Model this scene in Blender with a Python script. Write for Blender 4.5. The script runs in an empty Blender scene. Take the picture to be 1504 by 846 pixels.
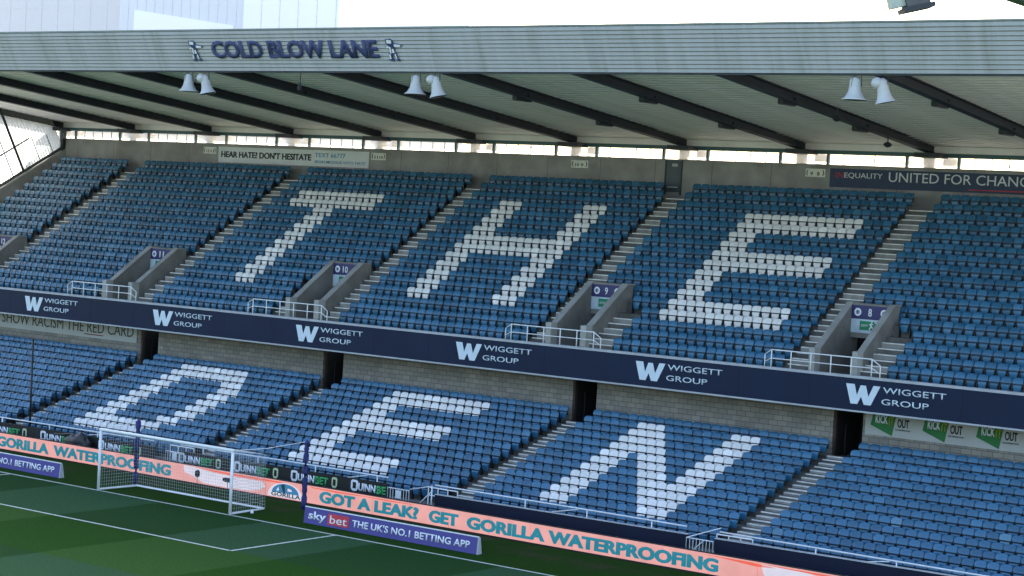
import bpy, bmesh, math, random
import numpy as np
from mathutils import Vector, Matrix
random.seed(7); rng = np.random.default_rng(7)
SC = bpy.context.scene
COL = SC.collection
R = math.radians

# ------------------------------------------------------------------ camera
CAM = (56.7044, -54.9493, 12.2477)
fw = Vector((-0.58948949, 0.80687323, -0.03818019))
rt = Vector((0.80492059, 0.59071988, 0.05615029))
up = Vector((-0.06785996, -0.00236799, 0.99769205))
cam = bpy.data.cameras.new('camera'); camo = bpy.data.objects.new('camera', cam); COL.objects.link(camo)
m = Matrix.Identity(4)
for i in range(3):
    m[i][0] = rt[i]; m[i][1] = up[i]; m[i][2] = -fw[i]; m[i][3] = CAM[i]
camo.matrix_world = m
FPX = 2897.978
cam.sensor_width = 36; cam.lens = 36 * FPX / 1504; cam.clip_start = .5; cam.clip_end = 6000
SC.camera = camo
# ------------------------------------------------------------------ light
SUN_EL, SUN_AZ = 35, 332          # azimuth clockwise from +Y: the sun stands behind the far stand
w = bpy.data.worlds.new('World'); SC.world = w; w.use_nodes = True
nt = w.node_tree; bg = nt.nodes['Background']
sky = nt.nodes.new('ShaderNodeTexSky'); sky.sky_type = 'NISHITA'; sky.sun_disc = False
sky.sun_elevation = R(SUN_EL); sky.sun_rotation = R(SUN_AZ)
sky.air_density = 1.0; sky.dust_density = 3.0; sky.ozone_density = 1.0
nt.links.new(sky.outputs[0], bg.inputs[0]); bg.inputs[1].default_value = .10
sl = bpy.data.lights.new('sun', 'SUN'); sl.energy = 5.0; sl.angle = R(.5); sl.color = (1, .93, .84)
so = bpy.data.objects.new('sun', sl); COL.objects.link(so)
sd = Vector((math.sin(R(SUN_AZ)) * math.cos(R(SUN_EL)), math.cos(R(SUN_AZ)) * math.cos(R(SUN_EL)), math.sin(R(SUN_EL))))
so.rotation_euler = sd.to_track_quat('Z', 'Y').to_euler()
vs = SC.view_settings; vs.view_transform = 'Standard'; vs.look = 'None'; vs.exposure = 2.55; vs.gamma = 1
try: vs.use_curve_mapping = False
except Exception: pass
SC.cycles.max_bounces = 8; SC.cycles.diffuse_bounces = 4; SC.cycles.transparent_max_bounces = 12
try: SC.cycles.use_denoising = True
except Exception: pass

# ------------------------------------------------------------------ materials
def srgb(r, g, b):
    f = lambda c: (c / 255 / 12.92) if c / 255 <= .04045 else ((c / 255 + .055) / 1.055) ** 2.4
    return (f(r), f(g), f(b))
MATS = {}
def mat(name, col, rough=.6, var=.12, scale=3.0, metal=0, spec=.5, stretch=(1, 1, 1), bump=0, emit=0, second=None, sec_lo=.5, sec_hi=.7):
    if name in MATS: return MATS[name]
    M = bpy.data.materials.new(name); M.use_nodes = True; n = M.node_tree; L = n.links
    b = n.nodes['Principled BSDF']
    b.inputs['Roughness'].default_value = rough; b.inputs['Metallic'].default_value = metal
    b.inputs['Specular IOR Level'].default_value = spec
    tc = n.nodes.new('ShaderNodeTexCoord'); mp = n.nodes.new('ShaderNodeMapping'); mp.inputs['Scale'].default_value = stretch
    L.new(tc.outputs['Object'], mp.inputs[0])
    nz = n.nodes.new('ShaderNodeTexNoise'); nz.inputs['Scale'].default_value = scale; nz.inputs['Detail'].default_value = 6
    L.new(mp.outputs[0], nz.inputs['Vector'])
    rp = n.nodes.new('ShaderNodeValToRGB'); e = rp.color_ramp.elements
    e[0].position = .3; e[1].position = .7
    e[0].color = tuple(c * (1 - var) for c in col) + (1,); e[1].color = tuple(min(1, c * (1 + var)) for c in col) + (1,)
    L.new(nz.outputs['Fac'], rp.inputs[0]); out = rp.outputs[0]
    if second:
        n2 = n.nodes.new('ShaderNodeTexNoise'); n2.inputs['Scale'].default_value = scale * .45; n2.inputs['Detail'].default_value = 8; n2.inputs['Roughness'].default_value = .65
        L.new(mp.outputs[0], n2.inputs['Vector'])
        mr = n.nodes.new('ShaderNodeMapRange'); mr.inputs[1].default_value = sec_lo; mr.inputs[2].default_value = sec_hi
        L.new(n2.outputs['Fac'], mr.inputs[0])
        mx = n.nodes.new('ShaderNodeMixRGB'); mx.inputs[2].default_value = tuple(second) + (1,)
        L.new(mr.outputs[0], mx.inputs[0]); L.new(out, mx.inputs[1]); out = mx.outputs[0]
    L.new(out, b.inputs['Base Color'])
    if emit:
        L.new(out, b.inputs['Emission Color']); b.inputs['Emission Strength'].default_value = emit
    if bump:
        bp = n.nodes.new('ShaderNodeBump'); bp.inputs['Strength'].default_value = bump; bp.inputs['Distance'].default_value = .02
        L.new(nz.outputs['Fac'], bp.inputs['Height']); L.new(bp.outputs[0], b.inputs['Normal'])
    MATS[name] = M; return M

def seat_mat(name, col, field, dv=.22, rough=.27):
    M = bpy.data.materials.new(name); M.use_nodes = True; n = M.node_tree; L = n.links; b = n.nodes['Principled BSDF']
    b.inputs['Roughness'].default_value = rough
    if field:
        a = n.nodes.new('ShaderNodeAttribute'); a.attribute_name = 'tone'; src = a.outputs['Fac']
    else:
        a = n.nodes.new('ShaderNodeObjectInfo'); src = a.outputs['Random']
    rp = n.nodes.new('ShaderNodeValToRGB'); e = rp.color_ramp.elements
    e[0].color = tuple(c * (1 - dv) for c in col) + (1,); e[0].position = 0
    e[1].color = tuple(min(1, c * (1 + dv * .8) + .006) for c in col) + (1,); e[1].position = .93
    x = rp.color_ramp.elements.new(1.0); x.color = tuple(min(1, c * 1.2 + .02) for c in col) + (1,)
    L.new(src, rp.inputs[0])
    tc = n.nodes.new('ShaderNodeTexCoord'); nz = n.nodes.new('ShaderNodeTexNoise'); nz.inputs['Scale'].default_value = 7; nz.inputs['Detail'].default_value = 5
    L.new(tc.outputs['Object'], nz.inputs['Vector'])
    mr = n.nodes.new('ShaderNodeMapRange'); mr.inputs[3].default_value = .8; mr.inputs[4].default_value = 1.2; L.new(nz.outputs['Fac'], mr.inputs[0])
    mx = n.nodes.new('ShaderNodeMixRGB'); mx.blend_type = 'MULTIPLY'; mx.inputs[0].default_value = 1
    L.new(rp.outputs[0], mx.inputs[1]); L.new(mr.outputs[0], mx.inputs[2]); L.new(mx.outputs[0], b.inputs['Base Color'])
    return M

BLUE = (.028, .122, .222); WHITE = (.75, .735, .72)
m_blue = seat_mat('blue_seat_plastic', BLUE, False); m_bluef = seat_mat('blue_seat_plastic_rows', BLUE, True)
m_pale = seat_mat('bleached_seat_plastic', (.085, .20, .30), False, .1)
m_white = seat_mat('white_seat_plastic', WHITE, False, .08, .45); m_whitef = seat_mat('white_seat_plastic_rows', WHITE, True, .08, .45)
m_seatsteel = mat('seat_rail_steel', (.012, .014, .02), .5)
m_conc = mat('concrete_wall', (.305, .30, .29), .9, .2, .9, second=(.20, .197, .188), sec_lo=.5, sec_hi=.75, bump=.2)
m_terr = mat('terrace_concrete', (.13, .125, .115), .92, .25, 1.5, second=(.06, .06, .055), sec_lo=.45, sec_hi=.7)
m_step = mat('step_concrete', (.30, .29, .265), .9, .2, 2.0, second=(.19, .18, .165))
m_nose = mat('step_nosing', (.78, .76, .71), .8, .15, 4.0, second=(.5, .48, .45), sec_lo=.5, sec_hi=.8)
m_kerb = mat('pale_kerb', (.42, .44, .47), .8, .12, 2.0)
m_navy = mat('navy_fascia', (.010, .019, .048), .6, .1, .6, spec=.2)
m_navy2 = mat('navy_barrier', (.007, .011, .030), .6, .15, .8, spec=.2)
m_logo = mat('pale_blue_lettering', (.62, .72, .80), .6, .05)
m_white_paint = mat('white_paint', (.78, .80, .82), .45, .05, 3)
m_steelgrey = mat('galvanised_tube', (.68, .71, .75), .4, .1, 5)
m_beam = mat('dark_steel_beam', (.020, .027, .038), .55, .25, 2.0)
m_fascia = mat('ribbed_sheet', (.40, .41, .43), .45, .06, .6, second=(.29, .295, .285), sec_lo=.50, sec_hi=.74, stretch=(6, .5, .5), spec=.4)
m_roof = mat('roof_sheet', (.30, .33, .32), .7, .1, .5)
m_soffit = mat('soffit_sheet', (.91, .87, .88), .6, .07, 1.0, stretch=(1.1, .06, .06), second=(.80, .75, .73), sec_lo=.5, sec_hi=.8)  # front-to-back colour streaks: sheet tones, painted to imitate bands of window light
m_teal = mat('teal_rail', (.04, .11, .12), .5, .1)
m_darkgreen = mat('dark_green_frame', (.035, .045, .042), .6, .1)
m_ink = mat('navy_ink', (.035, .048, .15), .6, .05)
m_text_dark = mat('charcoal_lettering', (.03, .035, .045), .6, .05)
m_signwhite = mat('pale_sign', (.66, .70, .73), .6, .05, 1.0)
m_signgrey = mat('grey_sign', (.42, .44, .43), .6, .07, 1.0)
m_cyan = mat('light_blue_lettering', (.10, .33, .55), .6, .05)
m_redtxt = mat('red_lettering', (.42, .03, .06), .6, .05)
m_brownline = mat('brown_underline', (.18, .06, .04), .6, .05)
m_green = mat('exit_green', (.01, .22, .10), .5, .05)
m_kgreen = mat('bright_green', (.01, .16, .035), .6, .08)
m_yellow = mat('yellow_lettering', (.30, .33, .03), .6, .05)
m_gatenavy = mat('gate_navy', (.032, .030, .125), .55, .06)
m_black = mat('black_board', (.006, .007, .008), .6, .2)
m_tarp = mat('black_tarpaulin', (.012, .013, .015), .45, .4, 6, bump=.6)
m_qwhite = mat('board_white_lettering', (.75, .78, .85), .6, .04)
m_qgreen = mat('board_green_lettering', (.03, .36, .10), .6, .04)
m_qgold = mat('board_pale_green_lettering', (.50, .60, .36), .6, .04)
m_purple = mat('purple_board', (.065, .055, .26), .5, .08, .7)
m_redbox = mat('red_box', (.55, .035, .06), .5, .05)
m_poleblue = mat('blue_padding', (.018, .025, .14), .6, .2, 4, bump=.3)
m_polebk = mat('black_pole_paint', (.008, .009, .012), .5, .1)
m_net = mat('net_cord', (.50, .53, .55), .7, .05)
m_door = mat('grey_door_paint', (.065, .085, .105), .5, .06)
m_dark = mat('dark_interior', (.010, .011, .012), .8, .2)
m_vom = mat('vomitory_concrete', (.22, .21, .195), .9, .2, 1.2, second=(.14, .135, .12), sec_lo=.45, sec_hi=.75, bump=.2)
m_pillar = mat('pillar_concrete', (.36, .36, .335), .9, .15, 2)
m_speaker = mat('speaker_shell', (.52, .53, .54), .4, .05, 4)
m_fur = mat('microphone_fur', (.03, .03, .035), .95, .3, 30)
m_brown = mat('rust_column', (.16, .09, .04), .8, .3, 2)
m_pillarpale = mat('pale_column', (.5, .48, .42), .8, .1, 2)

def screen(name, col, e):
    M = mat(name, col, .5, .10, 1.3, spec=.1, emit=e * .228)
    n = M.node_tree; b = n.nodes['Principled BSDF']
    for l in list(n.links):
        if l.to_socket == b.inputs['Base Color']: n.links.remove(l)
    b.inputs['Base Color'].default_value = (.02, .02, .02, 1); return M
m_led = screen('led_salmon', srgb(238, 172, 168), .70)
m_ledtxt = screen('led_teal', srgb(36, 130, 152), .74)
m_ledwhite = screen('led_white', srgb(222, 220, 238), .72)
m_ledred = screen('led_orange', srgb(240, 105, 82), .72)
m_ledblue = screen('led_blue', srgb(60, 125, 175), .7)
m_leddark = screen('led_dark_green', srgb(25, 60, 62), .7)

def translucent(name, col, mixt):
    M = bpy.data.materials.new(name); M.use_nodes = True; n = M.node_tree; L = n.links; n.nodes.remove(n.nodes['Principled BSDF'])
    o = n.nodes['Material Output']; t = n.nodes.new('ShaderNodeBsdfTranslucent'); d = n.nodes.new('ShaderNodeBsdfDiffuse'); p = n.nodes.new('ShaderNodeBsdfTransparent')
    a = n.nodes.new('ShaderNodeMixShader'); b = n.nodes.new('ShaderNodeMixShader')
    tc = n.nodes.new('ShaderNodeTexCoord'); nz = n.nodes.new('ShaderNodeTexNoise'); nz.inputs['Scale'].default_value = 1.5; L.new(tc.outputs['Object'], nz.inputs['Vector'])
    mr = n.nodes.new('ShaderNodeMixRGB'); mr.inputs[1].default_value = tuple(c * .85 for c in col) + (1,); mr.inputs[2].default_value = tuple(col) + (1,)
    L.new(nz.outputs['Fac'], mr.inputs[0]); L.new(mr.outputs[0], t.inputs[0]); L.new(mr.outputs[0], d.inputs[0])
    a.inputs[0].default_value = .3; L.new(t.outputs[0], a.inputs[1]); L.new(d.outputs[0], a.inputs[2])
    b.inputs[0].default_value = mixt; L.new(a.outputs[0], b.inputs[1]); L.new(p.outputs[0], b.inputs[2]); L.new(b.outputs[0], o.inputs[0])
    MATS[name] = M; return M
m_poly = translucent('polycarbonate', (.52, .54, .53), .0)
m_window = translucent('window_polycarbonate', (.9, .88, .82), .55)

def block_mat():
    M = bpy.data.materials.new('blockwork'); M.use_nodes = True; n = M.node_tree; L = n.links; b = n.nodes['Principled BSDF']; b.inputs['Roughness'].default_value = .9
    tc = n.nodes.new('ShaderNodeTexCoord'); s = n.nodes.new('ShaderNodeSeparateXYZ'); c = n.nodes.new('ShaderNodeCombineXYZ')
    L.new(tc.outputs['Object'], s.inputs[0]); L.new(s.outputs[0], c.inputs[0]); L.new(s.outputs[2], c.inputs[1])
    bt = n.nodes.new('ShaderNodeTexBrick'); L.new(c.outputs[0], bt.inputs['Vector'])
    bt.inputs['Scale'].default_value = 1; bt.inputs['Brick Width'].default_value = .45; bt.inputs['Row Height'].default_value = .225; bt.inputs['Mortar Size'].default_value = .012
    bt.inputs['Color1'].default_value = (.29, .275, .235, 1); bt.inputs['Color2'].default_value = (.21, .20, .18, 1); bt.inputs['Mortar'].default_value = (.10, .095, .085, 1)
    nz = n.nodes.new('ShaderNodeTexNoise'); nz.inputs['Scale'].default_value = 1.2; nz.inputs['Detail'].default_value = 7; L.new(tc.outputs['Object'], nz.inputs['Vector'])
    mr = n.nodes.new('ShaderNodeMapRange'); mr.inputs[3].default_value = .65; mr.inputs[4].default_value = 1.3; L.new(nz.outputs['Fac'], mr.inputs[0])
    mx = n.nodes.new('ShaderNodeMixRGB'); mx.blend_type = 'MULTIPLY'; mx.inputs[0].default_value = 1; L.new(bt.outputs[0], mx.inputs[1]); L.new(mr.outputs[0], mx.inputs[2]); L.new(mx.outputs[0], b.inputs['Base Color'])
    return M
m_block = block_mat()

def grass_mat():
    M = bpy.data.materials.new('mown_grass'); M.use_nodes = True; n = M.node_tree; L = n.links; b = n.nodes['Principled BSDF']
    b.inputs['Roughness'].default_value = 1.0; b.inputs['Specular IOR Level'].default_value = .03
    tc = n.nodes.new('ShaderNodeTexCoord'); s = n.nodes.new('ShaderNodeSeparateXYZ')
    dz = n.nodes.new('ShaderNodeTexNoise'); dz.inputs['Scale'].default_value = .8; dz.inputs['Detail'].default_value = 4; L.new(tc.outputs['Object'], dz.inputs['Vector'])
    dm = n.nodes.new('ShaderNodeMixRGB'); dm.blend_type = 'LINEAR_LIGHT'; dm.inputs[0].default_value = .02
    L.new(tc.outputs['Object'], dm.inputs[1]); L.new(dz.outputs['Color'], dm.inputs[2]); L.new(dm.outputs[0], s.inputs[0])
    def M_(op, a, bb=None):
        q = n.nodes.new('ShaderNodeMath'); q.operation = op
        for i, v in enumerate((a, bb)):
            if v is None: continue
            if isinstance(v, (int, float)): q.inputs[i].default_value = v
            else: L.new(v, q.inputs[i])
        return q.outputs[0]
    def band(o, per, off):        # soft square wave: 1 in [off, off+per], 0 in the next
        t = M_('DIVIDE', M_('SUBTRACT', o, off), per)
        sn = M_('SINE', M_('MULTIPLY', t, math.pi))
        q = n.nodes.new('ShaderNodeMapRange'); q.inputs[1].default_value = -.05; q.inputs[2].default_value = .05; L.new(sn, q.inputs[0]); return q.outputs[0]
    bx = band(s.outputs[0], 5.6, -5.6); by = band(s.outputs[1], 5.5, -5.5)
    beh = n.nodes.new('ShaderNodeMapRange'); beh.inputs[1].default_value = -.05; beh.inputs[2].default_value = .08; L.new(s.outputs[1], beh.inputs[0])
    def mix(f, a, bb):
        q = n.nodes.new('ShaderNodeMixRGB'); L.new(f, q.inputs[0])
        for i, v in ((1, a), (2, bb)):
            if isinstance(v, tuple): q.inputs[i].default_value = v + (1,)
            else: L.new(v, q.inputs[i])
        return q.outputs[0]
    out = mix(bx, (.014, .053, .007), (.026, .072, .015))
    ins = mix(bx, (.014, .048, .014), (.027, .070, .032))
    c = mix(by, out, ins)
    c = mix(beh.outputs[0], c, (.013, .042, .006))
    # worn earth by the boards
    wn = n.nodes.new('ShaderNodeTexNoise'); wn.inputs['Scale'].default_value = .55; wn.inputs['Detail'].default_value = 6; L.new(tc.outputs['Object'], wn.inputs['Vector'])
    wr = n.nodes.new('ShaderNodeMapRange'); wr.inputs[1].default_value = .5; wr.inputs[2].default_value = .7; wr.inputs[4].default_value = .7; L.new(wn.outputs['Fac'], wr.inputs[0])
    yr = n.nodes.new('ShaderNodeMapRange'); yr.inputs[1].default_value = 1.0; yr.inputs[2].default_value = 3.4; L.new(s.outputs[1], yr.inputs[0])
    c = mix(M_('MULTIPLY', wr.outputs[0], yr.outputs[0]), c, (.045, .036, .025))
    fn = n.nodes.new('ShaderNodeTexNoise'); fn.inputs['Scale'].default_value = 9; fn.inputs['Detail'].default_value = 8; fn.inputs['Roughness'].default_value = .75; L.new(tc.outputs['Object'], fn.inputs['Vector'])
    fr = n.nodes.new('ShaderNodeMapRange'); fr.inputs[1].default_value = .25; fr.inputs[2].default_value = .75; fr.inputs[3].default_value = .6; fr.inputs[4].default_value = 1.4; L.new(fn.outputs['Fac'], fr.inputs[0])
    mu = n.nodes.new('ShaderNodeMixRGB'); mu.blend_type = 'MULTIPLY'; mu.inputs[0].default_value = 1; L.new(c, mu.inputs[1]); L.new(fr.outputs[0], mu.inputs[2])
    L.new(mu.outputs[0], b.inputs['Base Color'])
    bp = n.nodes.new('ShaderNodeBump'); bp.inputs['Strength'].default_value = .5; bp.inputs['Distance'].default_value = .03; L.new(fn.outputs['Fac'], bp.inputs['Height']); L.new(bp.outputs[0], b.inputs['Normal'])
    return M
m_grass = grass_mat()

# ------------------------------------------------------------------ mesh helpers
class MB:
    def __init__(s): s.v = []; s.f = []
    def add(s, vs, fs):
        o = len(s.v); s.v += [tuple(p) for p in vs]; s.f += [tuple(i + o for i in f) for f in fs]; return s
    def box(s, x0, x1, y0, y1, z0, z1):
        return s.add([(x0, y0, z0), (x1, y0, z0), (x1, y1, z0), (x0, y1, z0), (x0, y0, z1), (x1, y0, z1), (x1, y1, z1), (x0, y1, z1)],
                     [(0, 3, 2, 1), (4, 5, 6, 7), (0, 1, 5, 4), (1, 2, 6, 5), (2, 3, 7, 6), (3, 0, 4, 7)])
    def tube(s, pts, r, n=8, r2=None):
        pts = [Vector(p) for p in pts]; rings = []
        for i, p in enumerate(pts):
            d = (pts[min(i + 1, len(pts) - 1)] - pts[max(i - 1, 0)]).normalized()
            a = d.cross(Vector((0, 0, 1)))
            if a.length < .01: a = d.cross(Vector((0, 1, 0)))
            a.normalize(); b = d.cross(a); rr = r if r2 is None else r + (r2 - r) * i / (len(pts) - 1)
            rings.append([p + (a * math.cos(t) + b * math.sin(t)) * rr for t in [2 * math.pi * k / n for k in range(n)]])
        vs = [q for rg in rings for q in rg]; fs = []
        for i in range(len(pts) - 1):
            for k in range(n):
                fs.append((i * n + k, i * n + (k + 1) % n, (i + 1) * n + (k + 1) % n, (i + 1) * n + k))
        fs.append(tuple(range(n))); fs.append(tuple(reversed(range((len(pts) - 1) * n, len(pts) * n))))
        return s.add(vs, fs)
    def lathe(s, prof, c, ax=(0, 0, 1), n=20):
        ax = Vector(ax).normalized(); a = ax.cross(Vector((1, 0, .01))).normalized(); b = ax.cross(a); c = Vector(c)
        vs = [c + ax * h + (a * math.cos(2 * math.pi * k / n) + b * math.sin(2 * math.pi * k / n)) * r for h, r in prof for k in range(n)]
        fs = [(i * n + k, i * n + (k + 1) % n, (i + 1) * n + (k + 1) % n, (i + 1) * n + k) for i in range(len(prof) - 1) for k in range(n)]
        return s.add(vs, fs)
    def prism(s, pts, d):        # closed polygon of 3D points extruded by vector d
        n = len(pts); d = Vector(d); vs = [Vector(p) for p in pts]; vs += [p + d for p in vs]
        return s.add(vs, [tuple(range(n)), tuple(reversed(range(n, 2 * n)))] + [(i, i + n, (i + 1) % n + n, (i + 1) % n) for i in range(n)])
    def build(s, name, m, parent=None, smooth=False, loc=None):
        me = bpy.data.meshes.new(name); me.from_pydata(s.v, [], s.f); me.materials.append(m)
        bm = bmesh.new(); bm.from_mesh(me); bmesh.ops.recalc_face_normals(bm, faces=bm.faces); bm.to_mesh(me); bm.free()
        if smooth: me.polygons.foreach_set('use_smooth', [True] * len(me.polygons))
        o = bpy.data.objects.new(name, me); COL.objects.link(o)
        if parent is not None:
            o.parent = parent; L = parent
            off = Vector((0, 0, 0))
            while L is not None: off -= L.location; L = L.parent
            o.location = off
        if loc is not None: o.location = loc
        return o
def tag(o, label=None, cat=None, group=None, kind=None):
    if label: o['label'] = label
    if cat: o['category'] = cat
    if group: o['group'] = group
    if kind: o['kind'] = kind
    return o
def thing(name, loc, label, cat, group=None):
    o = bpy.data.objects.new(name, None); COL.objects.link(o); o.location = loc; o.empty_display_size = .2
    return tag(o, label, cat, group)
def part(mb, name, m, parent, smooth=False, label=None):
    o = mb.build(name, m, parent, smooth)
    if label: o['label'] = label
    return o
def text(name, body, m, parent, org, width, height, X=(1, 0, 0), Z=(0, 0, 1), bold=0, depth=.01, lift=.004, smear=0):
    """Lettering as a solid mesh: lower left corner at org, width along X, height along Z, standing out by depth."""
    cu = bpy.data.curves.new(name, 'FONT'); cu.body = body; cu.offset = bold; cu.resolution_u = 3; cu.size = 1
    t = bpy.data.objects.new(name, cu); COL.objects.link(t)
    dg = bpy.context.evaluated_depsgraph_get(); dg.update()
    me = bpy.data.meshes.new_from_object(t.evaluated_get(dg)); bpy.data.objects.remove(t); bpy.data.curves.remove(cu)
    n = len(me.vertices); co = np.empty(n * 3); me.vertices.foreach_get('co', co); co = co.reshape(-1, 3)
    mn = co.min(0); mx = co.max(0)
    X = Vector(X).normalized(); Z = Vector(Z).normalized(); N = X.cross(Z); org = Vector(org)
    u = (co[:, 0] - mn[0]) / (mx[0] - mn[0]) * width; v = (co[:, 1] - mn[1]) / (mx[1] - mn[1]) * height
    P = np.array(org)[None] + u[:, None] * np.array(X) + v[:, None] * np.array(Z) + np.array(N) * (lift + depth)
    bm = bmesh.new(); bm.from_mesh(me); bm.verts.ensure_lookup_table()
    for i, q in enumerate(P): bm.verts[i].co = q
    if smear:
        base = bm.faces[:]
        for k_, (a_, b_) in enumerate(((1, 0), (-1, 0), (.5, .35), (-.5, .35), (.5, -.35), (-.5, -.35))):
            g_ = bmesh.ops.duplicate(bm, geom=base)
            bmesh.ops.translate(bm, vec=X * (a_ * smear) + Z * (b_ * smear) - N * (.0006 * (k_ + 1)), verts=[e for e in g_['geom'] if isinstance(e, bmesh.types.BMVert)])
    bmesh.ops.remove_doubles(bm, verts=bm.verts, dist=1e-4)
    g = bmesh.ops.extrude_face_region(bm, geom=bm.faces[:])
    bmesh.ops.translate(bm, vec=-N * depth, verts=[e for e in g['geom'] if isinstance(e, bmesh.types.BMVert)])
    bmesh.ops.recalc_face_normals(bm, faces=bm.faces)
    bm.to_mesh(me); bm.free(); me.materials.clear(); me.materials.append(m); me.name = name
    o = bpy.data.objects.new(name, me); COL.objects.link(o); o.parent = parent
    off = Vector((0, 0, 0)); L = parent
    while L is not None: off -= L.location; L = L.parent
    o.location = off; return o
def flatpoly(pts2, org, X=(1, 0, 0), Z=(0, 0, 1), depth=.008, lift=.004):
    X = Vector(X).normalized(); Z = Vector(Z).normalized(); N = X.cross(Z); org = Vector(org)
    return MB().prism([org + X * a + Z * b + N * (lift + depth) for a, b in pts2], -N * depth)

def pix(p):
    d = Vector(p) - Vector(CAM); c = d.dot(fw)
    return 752 + FPX * d.dot(rt) / c, 423 - FPX * d.dot(up) / c

# ------------------------------------------------------------------ measures of the stand
P = .48
Yu, Zu, du, hu = 18.6852, 6.9350, .72564, .45472
Yl, Zl, dl, hl = 10.4612, .6643, .71467, .24628
YB = 31.195; YF = 17.835; YR = 10.8155; YLB = 19.58
SEAT_H = .82
def Ur(r): return Yu + (16 - r) * du, Zu + (16 - r) * hu
def Lr(r): return Yl + (12 - r) * dl, Zl + (12 - r) * hl
def Fu(r): return Zu + (16 - r) * hu - SEAT_H
def Fl(r): return Zl + (12 - r) * hl - SEAT_H
XL, XRt = -42.3, 38.0

# ------------------------------------------------------------------ setting: ground, pitch
g = MB().add([(-2500, -2500, -.55), (2500, -2500, -.55), (2500, 3500, -.55), (-2500, 3500, -.55)], [(0, 1, 2, 3)]).build('ground', mat('outer_ground', (.16, .155, .14), .95, .2, .05))
tag(g, kind='structure')
g = MB().box(-75, 75, -125, 6.96, -.4, 0).build('pitch', m_grass); tag(g, kind='structure')
lm = MB(); z = .006
def line(x0, x1, y0, y1): lm.add([(x0, y0, z), (x1, y0, z), (x1, y1, z), (x0, y1, z)], [(0, 1, 2, 3)])
line(-34, -3.78, -.06, .06); line(-3.66, 3.66, -.06, .06); line(3.78, 34, -.06, .06)
line(-9.22, -9.10, -5.5, -.064); line(9.10, 9.22, -5.5, -.064); line(-9.10, 9.10, -5.56, -5.44)
line(-20.22, -20.1, -16.5, -.064); line(20.1, 20.22, -16.5, -.064); line(-20.1, 20.1, -16.56, -16.44)
g = lm.build('pitch_lines', mat('line_paint', (.46, .52, .48), .9, .15, 6)); tag(g, kind='structure')
g = MB().box(-44, 40, 7.16, 9.8, -.5, Fl(12) - .002).build('walkway', m_terr); tag(g, kind='structure')

# ------------------------------------------------------------------ grandstand
ST = thing('grandstand', (-2, 20, 0), 'two tier football grandstand with ribbed grey roof fascia and concrete steps', 'grandstand')
# vomitories: left pillar outer, left inner, right inner, right outer, side of the dead-end stair
VOM = {'8': (18.53, 18.77, 20.51, 20.73), '9': (5.11, 5.38, 7.03, 7.31), '10': (-10.95, -10.68, -9.03, -8.74), '11': (-24.46, -24.18, -22.42, -22.15), '12': (-37.9, -37.65, -35.75, -35.48)}
UA = [(-35.34, -34.16), (-21.92, -20.61), (-8.61, -7.41), (4.11, 5.36), (17.36, 18.68), (30.9, 32.1)]    # upper aisles
DEAD = [(-39.0, -37.9), (-25.55, -24.46), (-11.97, -10.95), (7.31, 8.72), (20.73, 22.04)]                  # short stairs beside each vomitory
LA = [(-22.05, -20.76), (-8.78, -7.41), (6.28, 7.65), (19.44, 20.78), (33.2, 34.5)]

def terrace(n, Yf_, F, step, xs0, xs1, holes, back, thick):
    mb = MB()
    for r in range(n):
        y, _ = Yf_(r); y0 = y - step + .105; y1 = y + .105
        if r == n - 1: y0 -= .15
        if r == 0: y1 = back
        segs = [(xs0, xs1)]
        for (a, b, rows) in holes:
            if r in rows:
                q = []
                for s0, s1 in segs:
                    if b <= s0 or a >= s1: q.append((s0, s1)); continue
                    if a > s0: q.append((s0, a))
                    if b < s1: q.append((b, s1))
                segs = q
        for s0, s1 in segs: mb.box(s0, s1, y0, y1, F(r) - thick, F(r))
    return mb
holes = [(v[0] + .02, v[3] - .02, (12, 13, 14, 15, 16)) for v in VOM.values()]
part(terrace(17, Ur, Fu, du, XL, XRt, holes, YB, .62), 'upper_terrace', m_terr, ST)
part(terrace(13, Lr, Fl, dl, -43, XRt, [], YLB, .45), 'lower_terrace', m_terr, ST)
# underside slab closing the upper deck above the lower back wall
part(MB().box(-43, XRt, YF + .06, YLB + .3, 4.98, 5.25), 'deck_soffit', m_conc, ST)
def stairs(x0, x1, rows, Yf_, F, h, deep):
    s = MB(); nz = MB()
    for r in rows:
        y, _ = Yf_(r); e = y + .105          # riser to row r-1
        if r > 0 or Yf_ is Lr:
            s.box(x0, x1, e - .34, e - .004, F(r) + .002, F(r) + h / 2)
            nz.box(x0 + .02, x1 - .02, e - .352, e - .27, F(r) + h / 2 - .035, F(r) + h / 2 + .008)
        f = y - deep + .105
        nz.box(x0 + .02, x1 - .02, f - .014, f + .07, F(r) - .035, F(r) + .010)
    o = part(s, 'aisle_stair', m_step, ST); part(nz, 'step_nosing', m_nose, o)
for x0, x1 in UA: stairs(x0, x1, range(0, 17), Ur, Fu, hu, du)
for x0, x1 in DEAD: stairs(x0, x1, range(13, 17), Ur, Fu, hu, du)
for x0, x1 in LA: stairs(x0, x1, range(0, 13), Lr, Fl, hl, dl)
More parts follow.
